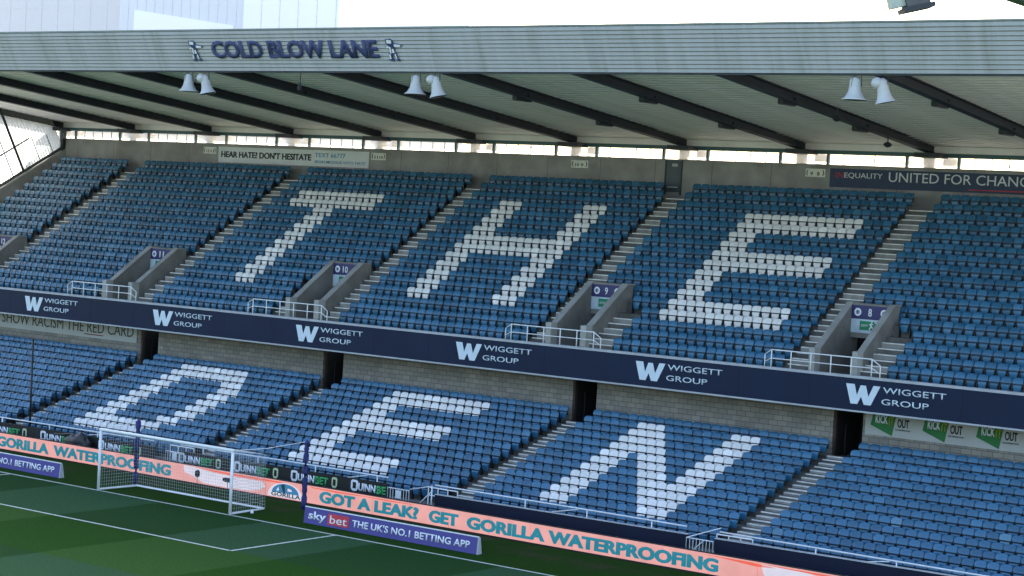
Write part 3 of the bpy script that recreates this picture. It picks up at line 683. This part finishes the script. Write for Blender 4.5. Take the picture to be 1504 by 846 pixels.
# ------------------------------------------------------------------ white guard rails at the vomitories
RAIL = {'8': (16.72, 17.05, 21.64, 22.0), '9': (3.20, 3.55, 8.10, 8.45), '10': (-13.08, -12.70, -8.08, -7.73), '11': (-26.70, -26.3, -21.67, -21.3), '12': (-40.6, -40.2, -35.2, -34.85)}
RAILL = {'8': 'white tubular guard rail on the balcony between the upper letter E and rightmost block', '9': 'white tubular guard rail on the balcony between the letter H and the upper letter E', '10': 'white tubular guard rail on the balcony between the letters T and H', '11': 'white tubular guard rail on the balcony left of the letter T', '12': 'white tubular guard rail on the balcony cut by the left picture edge'}
for k, (a, b, c, d_) in RAIL.items():
    if k == '12': continue
    y = YF + .1; z0 = 6.43; t = thing('guard_rail', ((a + d_) / 2, y, z0), RAILL[k], 'railing')
    part(MB().tube([(a, y + .05, z0 + .50), (b, y, z0 + .72), (c, y, z0 + .72), (d_, y + .05, z0 + .47)], .026), 'top_rail', m_white_paint, t, True)
    part(MB().tube([(a, y + .05, z0 + .20), (b, y, z0 + .36), (c, y, z0 + .36), (d_, y + .05, z0 + .15)], .020), 'mid_rail', m_white_paint, t, True)
    for x in np.linspace(b, c, 6): part(MB().tube([(x, y, z0), (x, y, z0 + .72)], .026), 'post', m_white_paint, t, True)
    for x, h in ((a, .5), (d_, .47)): part(MB().tube([(x, y + .05, z0), (x, y + .05, z0 + h)], .024), 'post', m_white_paint, t, True)

# ------------------------------------------------------------------ pitch-side wall, handrail, gates
YW = 7.0
def wz(x): return .80 + (x - 8) * .006
t = thing('barrier_wall', (22, YW, 0), 'low dark navy barrier wall between the lower seats and the pitch', 'wall')
for x0, x1 in ((8.2, 20.0), (21.15, 38)):
    part(MB().prism([(x0, YW, -.3), (x1, YW, -.3), (x1, YW, wz(x1)), (x0, YW, wz(x0))], (0, .14, 0)), 'wall_panel', m_navy2, t)
    part(MB().prism([(x0, YW - .015, wz(x0) + .001), (x1, YW - .015, wz(x1) + .001), (x1, YW - .015, wz(x1) + .03), (x0, YW - .015, wz(x0) + .03)], (0, .17, 0)), 'wall_cap', m_kerb, t)
# black advertising boards
t = thing('advertising_board', (-8, YW, 0), 'long black advertising board with white and green lettering behind the goal', 'hoarding')
for x0, x1 in ((-30, -7.9), (-6.3, 5.75)):
    part(MB().prism([(x0, YW, -.3), (x1, YW, -.3), (x1, YW, .86 + (x1 + 10) * .004), (x0, YW, .86 + (x0 + 10) * .004)], (0, .1, 0)), 'board_panel', m_black, t)
for x in np.arange(-28, 5, 2.44):
    if not -8 < x < -6.2: part(MB().box(x - .008, x + .008, YW - .004, YW - .001, -.2, .84), 'board_joint', m_door, t)
for x in (-26.9, -23.1, -19.35, -15.56, -11.55, -6.32, -2.92, .42, 3.78):
    zc = .35 + (x + 10) * .006; y = YW; s = .92 if x > -9 else 1.0
    q = part(flatpoly([(.0, .10), (.08, 0), (.30, 0), (.38, .10), (.38, .40), (.30, .46), (.08, .46), (0, .40)], (x, y, zc - .02)), 'letter_q', m_qwhite, t)
    part(flatpoly([(.10, .10), (.28, .10), (.28, .36), (.10, .36)], (x, y, zc - .02), lift=.0145, depth=.002), 'letter_gap', m_black, q)
    text('lettering', 'UINN', m_qwhite, t, (x + .44 * s, y, zc + .01), 1.0 * s, .33, bold=.03)
    if x > 3: text('lettering', 'BE', m_qgreen, t, (x + 1.50 * s, y, zc + .01), .5, .33, bold=.035); continue
    text('lettering', 'BET', m_qgreen, t, (x + 1.50 * s, y, zc + .01), .78 * s, .33, bold=.035)
    q = part(flatpoly([(.0, .10), (.06, 0), (.22, 0), (.30, .10), (.30, .38), (.24, .44), (.06, .44), (0, .38)], (x + 2.5 * s, y, zc - .02)), 'letter_q', m_qgold, t)
    part(flatpoly([(.07, .09), (.22, .09), (.22, .35), (.07, .35)], (x + 2.5 * s, y, zc - .02), lift=.0145, depth=.002), 'letter_gap', m_black, q)
# handrail along the front
def hz(x): return 1.05 + .12 * min(1, max(0, (x + 18) / 18)) - .004 * max(0, x - 16)
t = thing('front_handrail', (0, YW, 0), 'long white tubular handrail running along the front of the lower seats', 'railing')
for x0, x1 in ((-30, -8.0), (-6.3, 5.7), (8.15, 19.9), (21.3, 36)):
    part(MB().tube([(x, YW + .07, hz(x)) for x in np.linspace(x0, x1, 9)], .030), 'hand_tube', m_steelgrey, t, True)
for x in (-28.5, -25.1, -21.8, -18.4, -15.04, -11.7, -4.9, -1.6, 1.72, 5.11, 12.61, 15.5, 18.4, 25.18, 28.25, 31.6):
    part(MB().tube([(x, YW + .07, .7), (x, YW + .07, hz(x))], .026), 'post', m_steelgrey, t, True)
for x in (15.1, 28.0, 4.6, -11.2):
    part(MB().tube([(x - 1.2, YW + .07, .88), (x, YW + .07, hz(x) - .04)], .020), 'brace', m_steelgrey, t, True)
for i, (gx, lb) in enumerate(((-7.1, 'white barred pitch gate seen through the goal net'), (5.8, 'white barred pitch gate with a small notice at the end of the black boards'), (20.0, 'white barred pitch gate set in the dark navy barrier wall'))):
    t = thing('pitch_gate', (gx + .6, YW, 0), lb, 'gate'); x0, x1 = gx, gx + 1.12; y = YW - .06; zt = .80 if i < 2 else .78
    part(MB().tube([(x0, y, 0), (x0, y, zt), (x1, y, zt), (x1, y, 0)], .024).tube([(x0, y, .12), (x1, y, .12)], .018), 'gate_frame', m_steelgrey, t, True)
    mb = MB()
    for x in np.linspace(x0, x1, 9)[1:-1]: mb.tube([(x, y, .12), (x, y, zt)], .013, 6)
    part(mb, 'gate_bars', m_steelgrey, t)
    if i < 2: part(MB().box(x0 + .45, x0 + .72, y - .03, y - .016, .42, .74), 'notice', m_signwhite, t)
    else: part(MB().tube([(x0, y, zt), (x0 + .9, y + .9, hz(20))], .02).tube([(x0 + .15, y - .02, .2), (x0 + .75, y - .02, zt)], .018), 'stay', m_steelgrey, t)
for x, lb in ((7.0, 'white stair head barrier by the lower aisle right of the black boards'), (20.6, 'white stair head barrier at the foot of the right lower aisle'), (-8.0, 'white stair head barrier at the lower aisle behind the goal'), (-21.2, 'white stair head barrier at the lower aisle on the far left')):
    t = thing('stair_barrier', (x + .8, YW + 1.4, 0), lb, 'railing'); y = YW + 1.1; zb = Fl(12); 
    part(MB().tube([(x, y, zb + 1.02), (x + 1.5, y, zb + 1.02)], .026).tube([(x, y, zb + .70), (x + 1.5, y, zb + .70)], .022), 'rails', m_white_paint, t)
    mb = MB()
    for q in (0, .5, 1.0, 1.5): mb.tube([(x + q, y, zb if q in (0, 1.5) else zb + .7), (x + q, y, zb + 1.02)], .024)
    part(mb, 'uprights', m_white_paint, t)
t = thing('raking_post', (7.6, YW, 0), 'white post with a raking stay in the gap beside the navy barrier wall', 'post')
part(MB().tube([(8.08, YW - .05, 0), (8.08, YW - .05, 1.14)], .028), 'upright', m_steelgrey, t, True); part(MB().tube([(7.2, YW - .05, .1), (8.05, YW - .05, .9)], .02), 'stay', m_steelgrey, t, True)
part(MB().tube([(6.92, YW - .05, .85), (8.05, YW - .05, 1.12)], .018), 'top_stay', m_steelgrey, t, True)

# ------------------------------------------------------------------ LED boards
YLd = 4.62; H0, H1 = .06, .735
t = thing('led_board', (5, YLd, 0), 'long salmon pink LED advertising board with teal lettering along the pitch edge', 'screen')
part(MB().box(-30, 36, YLd, YLd + .18, H0, H1 + .0), 'screen_face', m_led, t)
part(MB().box(-30, 36, YLd + .181, YLd + .3, .0, H1 + .03).box(-30, 36, YLd - .01, YLd + .17, 0, H0 - .004), 'cabinet', m_black, t)
y = YLd
for x in np.arange(-29.5, 35, .96 * 2): part(MB().box(x - .006, x + .006, YLd - .0035, YLd - .0005, H0, H1), 'module_seam', m_ledred, t)
def led(body, x0, x1, zz=.165, h=.46): return text('lettering', body, m_ledtxt, t, (x0, y, zz), x1 - x0, h, bold=.03, depth=.003, lift=.005, smear=.030)
led('GORILLA', -15.75, -12.2); led('WATERPROOFING', -11.85, -4.35); led('GOT A LEAK?', 4.2, 9.3); led('GET', 9.85, 11.25); led('GORILLA', 11.7, 15.3); led('WATERPROOFING', 15.5, 22.7)
led('GOT A LEAK? GET', -29.5, -16.4)
def ledpoly(name, pts, m_, x, lift=.002): return part(flatpoly(pts, (x, y, 0), lift=lift, depth=.002), name, m_, t)
ledpoly('white_graphic', [(.0, .72), (.1, .45), (.8, .28), (1.2, .12), (2.6, .10), (3.9, .14), (4.5, .25), (4.8, .42), (4.6, .60), (3.6, .60), (2.4, .60), (1.5, .66), (.9, .72)], m_ledwhite, -3.6)
ledpoly('orange_band', [(.0, .722), (5.2, .722), (5.0, .655), (3.2, .655), (2.2, .65), (1.2, .665), (.6, .69)], m_ledred, -3.0, .005)
ledpoly('white_graphic', [(0, .72), (.1, .4), (.4, .1), (5.5, .1), (5.2, .3), (3.4, .52), (2.2, .62), (1.4, .72)], m_ledwhite, 24.4)
ledpoly('orange_band', [(0, .722), (13, .722), (13, .5), (9.2, .5), (6.8, .54), (5.2, .64), (3.6, .60), (3.0, .66)], m_ledred, 23.9, .005)
ledpoly('orange_band', [(0, .722), (1.9, .722), (3.0, .655), (2.2, .60), (.9, .69)], m_ledred, 22.0)
ledpoly('orange_band', [(0, .722), (5.6, .722), (4.2, .67), (2.8, .70), (1.4, .66), (0, .69)], m_ledred, 3.7)
# round logo: pale half ring, blue heads, lettered strip
hc = [(1.0 + .98 * math.cos(a_), .10 + .60 * math.sin(a_)) for a_ in np.linspace(0, math.pi, 22)]
ledpoly('logo_ring', hc, m_ledwhite, 1.32, .006)
hc = [(1.0 + .74 * math.cos(a_), .28 + .38 * math.sin(a_)) for a_ in np.linspace(0, math.pi, 18)]
ledpoly('logo_field', hc, m_ledblue, 1.32, .010)
ledpoly('logo_patch', [(.75, .60), (.95, .66), (1.0, .3), (.9, .30)], m_leddark, 1.32, .013)
ledpoly('logo_patch', [(.5, .35), (.65, .35), (.62, .50)], m_ledwhite, 1.32, .013); ledpoly('logo_patch', [(1.12, .38), (1.36, .38), (1.34, .46), (1.14, .50)], m_ledwhite, 1.32, .013)
text('lettering', 'GORILLA', m_leddark, t, (1.55, y, .12), 1.62, .17, bold=.03, depth=.003, lift=.012)

# ------------------------------------------------------------------ purple boards on the grass
def purple(x0, x1, y, label):
    t = thing('advertising_board', ((x0 + x1) / 2, y, 0), label, 'hoarding')
    part(MB().prism([(x0, y, 0), (x0, y + .06, .60), (x0, y + .12, .60), (x0, y + .24, 0)], (x1 - x0, 0, 0)), 'board_panel', m_purple, t)
    part(MB().prism([(x1 + .002, y - .005, 0), (x1 + .002, y + .05, .612), (x1 + .002, y + .13, .612), (x1 + .002, y + .25, 0)], (.05, 0, 0)), 'end_cap', m_kerb, t)
    part(MB().box(x0, x1, y + .055, y + .125, .602, .632), 'top_trim', m_white_paint, t)
    Z = Vector((0, .06, .60)).normalized()
    pt = lambda x, zz: (x, y + .1 * zz, zz)
    text('lettering', 'sky', m_white_paint, t, pt(x0 + .22, .09), .88, .40, Z=Z, bold=.02)
    rb = part(flatpoly([(.04, 0), (1.02, 0), (1.06, .05), (1.06, .38), (1.02, .42), (.04, .42), (0, .38), (0, .05)], pt(x0 + 1.2, .09), Z=Z), 'red_box', m_redbox, t)
    text('lettering', 'bet', m_white_paint, rb, pt(x0 + 1.32, .15), .84, .30, Z=Z, lift=.014)
    text('lettering', "THE UK'S NO.1 BETTING APP", m_white_paint, t, pt(x0 + 2.42, .17), x1 - x0 - 2.75, .27, Z=Z, bold=.02)
purple(6.52, 14.83, 1.12, 'purple advertising board on the grass to the right of the goal')
purple(-15.5, -7.2, .93, 'purple advertising board on the grass to the left of the goal')

# ------------------------------------------------------------------ goal
t = thing('football_goal', (0, 0, 0), 'white football goal with a box net at the far end of the pitch', 'goal')
for x in (-3.72, 3.72): part(MB().tube([(x, 0, 0), (x, 0, 2.44)], .06, 14), 'goal_post', m_white_paint, t, True)
part(MB().tube([(-3.78, 0, 2.50), (3.78, 0, 2.50)], .06, 14), 'crossbar', m_white_paint, t, True)
part(MB().tube([(-3.72, .06, .05), (-3.65, 2.03, .05), (3.55, 2.07, .05), (3.72, .06, .05)], .04, 8), 'ground_bar', m_white_paint, t)
net = MB(); c_ = .0044
def cord(p, q): net.tube([p, q], c_, 3)
cs = .13; zt = 2.22
xsn = np.arange(-3.66, 3.66, cs)
for x in xsn: cord((x, 2.05, .05), (x, 1.95, zt)); cord((x, .04, 2.46), (x, 1.95, zt))
for zz in np.arange(.1, zt, cs): cord((-3.66, 2.05 - .04 * zz, zz), (3.58, 2.06 - .04 * zz, zz))
for yy in np.arange(.15, 1.95, cs):
    cord((-3.7, yy, 2.46 - .12 * yy), (3.7, yy, 2.46 - .12 * yy))
    for x in (-3.70, 3.66): cord((x, yy, .05), (x, yy, 2.46 - .12 * yy))
for zz in np.arange(.1, 2.45, cs):
    for x in (-3.70, 3.66): cord((x, .02, zz), (x, 2.02 - .04 * zz, zz))
part(net, 'net', m_net, t)
part(MB().tube([(3.72, 0, 2.5), (4.02, 1.6, 2.52), (4.31, 3.5, 2.70)], .014, 6).tube([(-3.72, 0, 2.5), (-3.9, 1.2, 2.55), (-4.08, 2.4, 2.74)], .014, 6), 'net_rope', m_white_paint, t)
for x, y, lb in ((4.34, 3.52, 'blue padded net pole right of the goal beside the purple board'), (-4.08, 2.36, 'blue padded net pole behind the left half of the goal net')):
    t = thing('net_pole', (x, y, 0), lb, 'pole')
    pts = [(x + random.uniform(-.012, .012), y, zz) for zz in np.linspace(0, 2.66, 12)]
    part(MB().tube(pts, .115, 10), 'padding', m_poleblue, t, True); part(MB().lathe([(0, .115), (.09, .05), (.13, 0)], (x, y, 2.66), n=10), 'cap', m_poleblue, t, True)
t = thing('net_pole', (-16.7, YW + .3, 0), 'tall thin black pole in front of the lower left seats', 'pole')
part(MB().tube([(-16.7, YW + .3, -.1), (-16.75, YW + .3, 4.92)], .055, 8, .045), 'shaft', m_polebk, t, True); part(MB().lathe([(0, .07), (.06, .07), (.1, 0)], (-16.75, YW + .3, 4.9), n=8), 'cap', m_polebk, t)
for (x, y), lb in (((3.84, 1.1), 'small white ground marker on the grass beside the right goal post'),):
    t = thing('ground_marker', (x, y, 0), lb, 'marker'); part(MB().lathe([(0, .055), (.05, .062), (.10, .04), (.12, 0)], (x, y, 0), n=12), 'cap', m_white_paint, t, True); part(MB().lathe([(0, .075), (.012, .075)], (x, y, 0), n=12), 'flange', m_white_paint, t)
# microphones in front of the LED board
t = thing('microphone', (-2.42, 4.3, 0), 'furry black microphone standing upright before the LED board behind the net', 'microphone')
part(MB().tube([(-2.42, 4.3, .0), (-2.42, 4.3, .40)], .014, 6).tube([(-2.6, 4.25, 0), (-2.42, 4.3, .12), (-2.24, 4.25, 0)], .012, 6), 'stand', m_polebk, t); part(MB().lathe([(0, .0), (.03, .08), (.12, .115), (.24, .11), (.30, .06), (.32, 0)], (-2.42, 4.3, .37), n=12), 'windshield', m_fur, t, True)
t = thing('microphone', (-.65, 4.3, 0), 'furry black microphone lying level on a stand near the right goal post', 'microphone')
part(MB().tube([(-.65, 4.3, 0), (-.65, 4.3, .45)], .014, 6).tube([(-.83, 4.25, 0), (-.65, 4.3, .12), (-.47, 4.25, 0)], .012, 6), 'stand', m_polebk, t); part(MB().lathe([(0, 0), (.04, .07), (.16, .10), (.40, .10), (.52, .07), (.56, 0)], (-.93, 4.3, .48), ax=(1, 0, 0), n=12), 'windshield', m_fur, t, True)
# covered camera on the black boards
t = thing('covered_camera', (-12.6, YW - .3, 0), 'camera under a crumpled black cover in front of the black boards', 'camera')
bm = bmesh.new(); bmesh.ops.create_icosphere(bm, subdivisions=3, radius=1)
for v in bm.verts:
    q = v.co; k = 1 + .12 * math.sin(q.x * 7 + q.z * 5) + .08 * math.sin(q.y * 9 - q.z * 11)
    v.co = Vector((-12.55 + q.x * .80 * k * (1.0 - .25 * q.z), YW - .35 + q.y * .32, max(.0, .52 + q.z * .46 * k + .06 * math.sin(q.x * 6))))
me = bpy.data.meshes.new('cover'); bm.to_mesh(me); bm.free(); me.materials.append(m_tarp); o = bpy.data.objects.new('cover', me); COL.objects.link(o); o.parent = t; o.location = -t.location
part(MB().tube([(-12.9, YW - .35, .9), (-13.6, YW - .35, .80), (-14.2, YW - .35, .74)], .05, 8), 'lens_hood', m_tarp, t)
part(MB().tube([(-12.55, YW - .35, .3), (-12.9, YW - .55, 0)], .025, 6).tube([(-12.55, YW - .35, .3), (-12.2, YW - .55, 0)], .025, 6).tube([(-12.55, YW - .35, .3), (-12.55, YW - .1, 0)], .025, 6), 'tripod', m_polebk, t)

# ------------------------------------------------------------------ under the roof: loudspeakers, lights, cameras
def bell(x, y, ztop, label):
    t = thing('loudspeaker', (x, y, ztop - .85), label, 'loudspeaker', 'bell loudspeakers under the roof edge')
    part(MB().lathe([(0, .47), (.02, .475), (.10, .36), (.30, .25), (.55, .215), (.74, .20), (.82, .14), (.85, 0)], (x, y, ztop - .85), n=24), 'horn', m_speaker, t, True)
    part(MB().lathe([(0, .45), (.001, 0)], (x, y, ztop - .845), n=24), 'mouth', m_dark, t)
    part(MB().tube([(x - .05, y - .22, ztop - .5), (x - .03, y - .2, ztop - .1), (x, y, ztop + .08)], .012, 6).box(x - .45, x + .45, y - .03, y + .03, ztop + .05, ztop + .10).tube([(x + .26, y, ztop - .35), (x + .24, y, ztop + .06)], .014, 6), 'bracket', m_beam, t)
def horn(x, y, ztop, label):
    t = thing('loudspeaker', (x, y, ztop - .85), label, 'loudspeaker', 'bell loudspeakers under the roof edge')
    ax = Vector((.20, .1, -.97)).normalized(); c = Vector((x + .08, y, ztop - .16))
    part(MB().lathe([(-.22, 0), (-.19, .12), (-.08, .20), (.06, .215), (.30, .23), (.52, .28), (.68, .38), (.70, .39)], c, ax, 24), 'horn', m_speaker, t, True)
    part(MB().lathe([(.69, .37), (.691, 0)], c, ax, 24), 'mouth', m_dark, t)
    part(MB().lathe([(-.22, 0), (-.19, .11), (-.11, .19), (0, .22), (.11, .19), (.19, .11), (.22, 0)], c + Vector((-.15, -.12, .02)), (0, 0, 1), 18), 'driver_cap', m_speaker, t, True)
    part(MB().tube([(x + .08, y - .2, ztop - .15), (x + .08, y, ztop + .16)], .016, 6).tube([(x + .3, y, ztop - .2), (x + .3, y, ztop + .16)], .016, 6).box(x - .5, x + .5, y - .03, y + .03, ztop + .15, ztop + .19), 'bracket', m_beam, t)
for x, w_ in ((-10.97, 'left'), (2.80, 'middle'), (23.6, 'right')):
    bell(x, 11.0, 17.93, f'white bell loudspeaker pointing straight down, in the {w_} pair under the roof')
    horn(x + 1.0, 11.0, 17.84, f'white horn loudspeaker tilted back, in the {w_} pair under the roof')
k = (ZK - ZF) / (YB - YR); names_ = ['leftmost', 'second', 'third', 'fourth', 'fifth', 'sixth', 'seventh', 'eighth', 'ninth', 'tenth', 'last']
li = 0
for i, bx in enumerate(BX[1:11]):
    for yy, w_ in ((17.2, 'nearer'), (24.0, 'farther')):
        zz = ZF + k * (yy - YR); q = pix((bx, yy, zz))
        if not (-5 < q[0] < 1509): continue
        t = thing('strip_light', (bx, yy, zz), f'dark strip light, the {w_} one on roof beam number {i + 1} from the left end', 'light', 'strip lights on the roof beams')
        lz = .40 if i < 6 else 0
        part(MB().box(bx - .42, bx - .18, yy - .5, yy + .7, zz - .10 + lz, zz + .10 + lz), 'housing', m_beam, t); part(MB().box(bx - .40, bx - .20, yy - .45, yy + .65, zz - .125 + lz, zz - .102 + lz), 'lens', m_door, t)
        part(MB().box(bx - .3, bx + .1, yy + .05, yy + .1, zz + .02, zz + .2), 'bracket', m_beam, t)
for px_, (x, y), lb in ((0, (18.9, 18.9), 'small dark dome camera hanging below a roof beam over block 8, nearer the roof edge'), (1, (17.85, 26.0), 'small dark dome camera hanging deep under the roof near the clerestory')):
    zz = ZF + k * (y - YR); t = thing('dome_camera', (x, y, zz), lb, 'camera')
    part(MB().tube([(x, y, zz + .1), (x, y, zz - .28)], .025, 8), 'stem', m_beam, t); part(MB().lathe([(.0, .0), (-.04, .12), (-.12, .20), (-.14, .20), (-.22, .12), (-.26, 0)], (x, y, zz - .24), n=14), 'dome', m_beam, t, True)
t = thing('hanging_microphone', (-3.9, 11.0, 17.2), 'dark microphone hanging on a cable from the roof edge under the lettering', 'microphone')
part(MB().tube([(-3.88, 11.0, 18.05), (-3.9, 11.0, 17.5)], .022, 6), 'cable', m_polebk, t); part(MB().lathe([(0, 0), (.05, .10), (.18, .11), (.34, .05), (.40, .02)], (-3.92, 11.0, 17.14), n=12), 'windshield', m_fur, t, True)

# ------------------------------------------------------------------ pale building beyond the stand
def bgrid(name, x0, x1, y, z0, z1, m, mj, dx, dz, par):
    part(MB().box(x0, x1, y, y + 25, z0, z1), name, m, par); j = MB()
    for x in np.arange(x0 + dx, x1, dx): j.box(x - .05, x + .05, y - .04, y - .01, z0, z1)
    if dz:
        for zz in np.arange(z1 - 12, z1, dz): j.box(x0, x1, y - .035, y - .012, zz - .035, zz + .035)
    part(j, 'cladding_joint', mj, par)
t = thing('clad_building', (-128, 120, 0), 'large pale clad building rising behind the stand roof at the left', 'building')
ma = mat('grey_cladding', (.66, .65, .65), .6, .03, .05); mbb = mat('white_cladding', (.90, .91, .92), .6, .02, .05); mj = mat('cladding_joint_grey', (.68, .69, .70), .7)
bgrid('left_wing', -190, -136, 120.4, -.5, 48, ma, mj, 3.2, 1.6, t)
bgrid('middle_wing', -135.99, -113.6, 120.0, -.5, 48, mat('mid_cladding', (.70, .72, .75), .6, .03, .05), mj, 1.6, 0, t)
part(MB().prism([(-133.2, 119.9, 20), (-115.5, 119.9, 20), (-115.5, 119.9, 33.2), (-133.2, 119.9, 35.4)], (0, .09, 0)), 'white_band', mbb, t)
bgrid('right_wing', -113.59, -98.2, 119.6, -.5, 42, mbb, mj, 3.0, 0, t)

# ------------------------------------------------------------------ floodlights of the near roof edge
def ray(px, py, dist): 
    dv = fw + rt * ((px - 752) / FPX) - up * ((py - 423) / FPX); return Vector(CAM) + dv * dist
c = ray(1352, -6, 14)
t = thing('floodlight', c, 'grey floodlight with a dark visor hanging at the top right of the picture', 'floodlight')
a1, a2 = ray(1330, 15.5, 14), ray(1372, 6.5, 14); ax = (a2 - a1).normalized(); dn = Vector((0, 0, 1)) - ax * ax.z; dn.normalize(); bk = ax.cross(dn).normalized()
if bk.dot(fw) < 0: bk = -bk
mb = MB(); 
def obox(o, u0, u1, v0, v1, w0, w1): mb.add([o + ax * a_ + dn * b_ + bk * c2 for c2 in (w0, w1) for b_ in (v0, v1) for a_ in (u0, u1)], [(0, 1, 3, 2), (4, 6, 7, 5), (0, 4, 5, 1), (2, 3, 7, 6), (0, 2, 6, 4), (1, 5, 7, 3)])
obox(a1, -.01, .215, -.012, .022, -.02, .22); part(mb, 'visor', m_beam, t); mb = MB()
obox(a1, .02, .19, .023, .20, .0, .2); part(mb, 'housing', mat('floodlight_housing', (.06, .07, .07), .4, .3, 12), t); mb = MB()
obox(a1, -.085, .018, .035, .21, .03, .16); part(mb, 'gear_box', mat('floodlight_gear', (.38, .42, .38), .5, .2, 9), t); mb = MB()
obox(a1, .06, .14, .201, .62, .07, .13); part(mb, 'hanger', m_beam, t)
t = thing('floodlight', ray(1510, -4, 14), 'dark corner of a second floodlight in the top right picture corner', 'floodlight')
mb = MB(); b1 = ray(1480, -2, 14); b2 = ray(1530, 15, 14); ax = (b2 - b1).normalized(); dn = Vector((0, 0, 1)) - ax * ax.z; dn.normalize(); bk = ax.cross(dn).normalized()
obox(b1, 0, .30, 0, .03, -.1, .1); part(mb, 'visor', m_beam, t); mb = MB(); obox(b1, .04, .26, .031, .2, -.09, .09); part(mb, 'housing', MATS['floodlight_housing'], t)
mb = MB(); obox(b1, .11, .19, .201, .62, -.03, .03); part(mb, 'hanger', m_beam, t)
rb = thing('lighting_beam', ray(1420, -130, 14), 'dark steel lighting beam above the picture carrying the floodlights', 'beam')
mb = MB(); q = ray(1420, -125, 14); mb.tube([q - rt * 1.2, q + rt * 3.0], .06, 6); part(mb, 'beam_tube', m_beam, rb)
mb = MB(); mb.tube([q + rt * 2.8, q + rt * 2.8 - Vector((0, 0, 14.5))], .08, 8); part(mb, 'beam_mast', m_beam, rb)
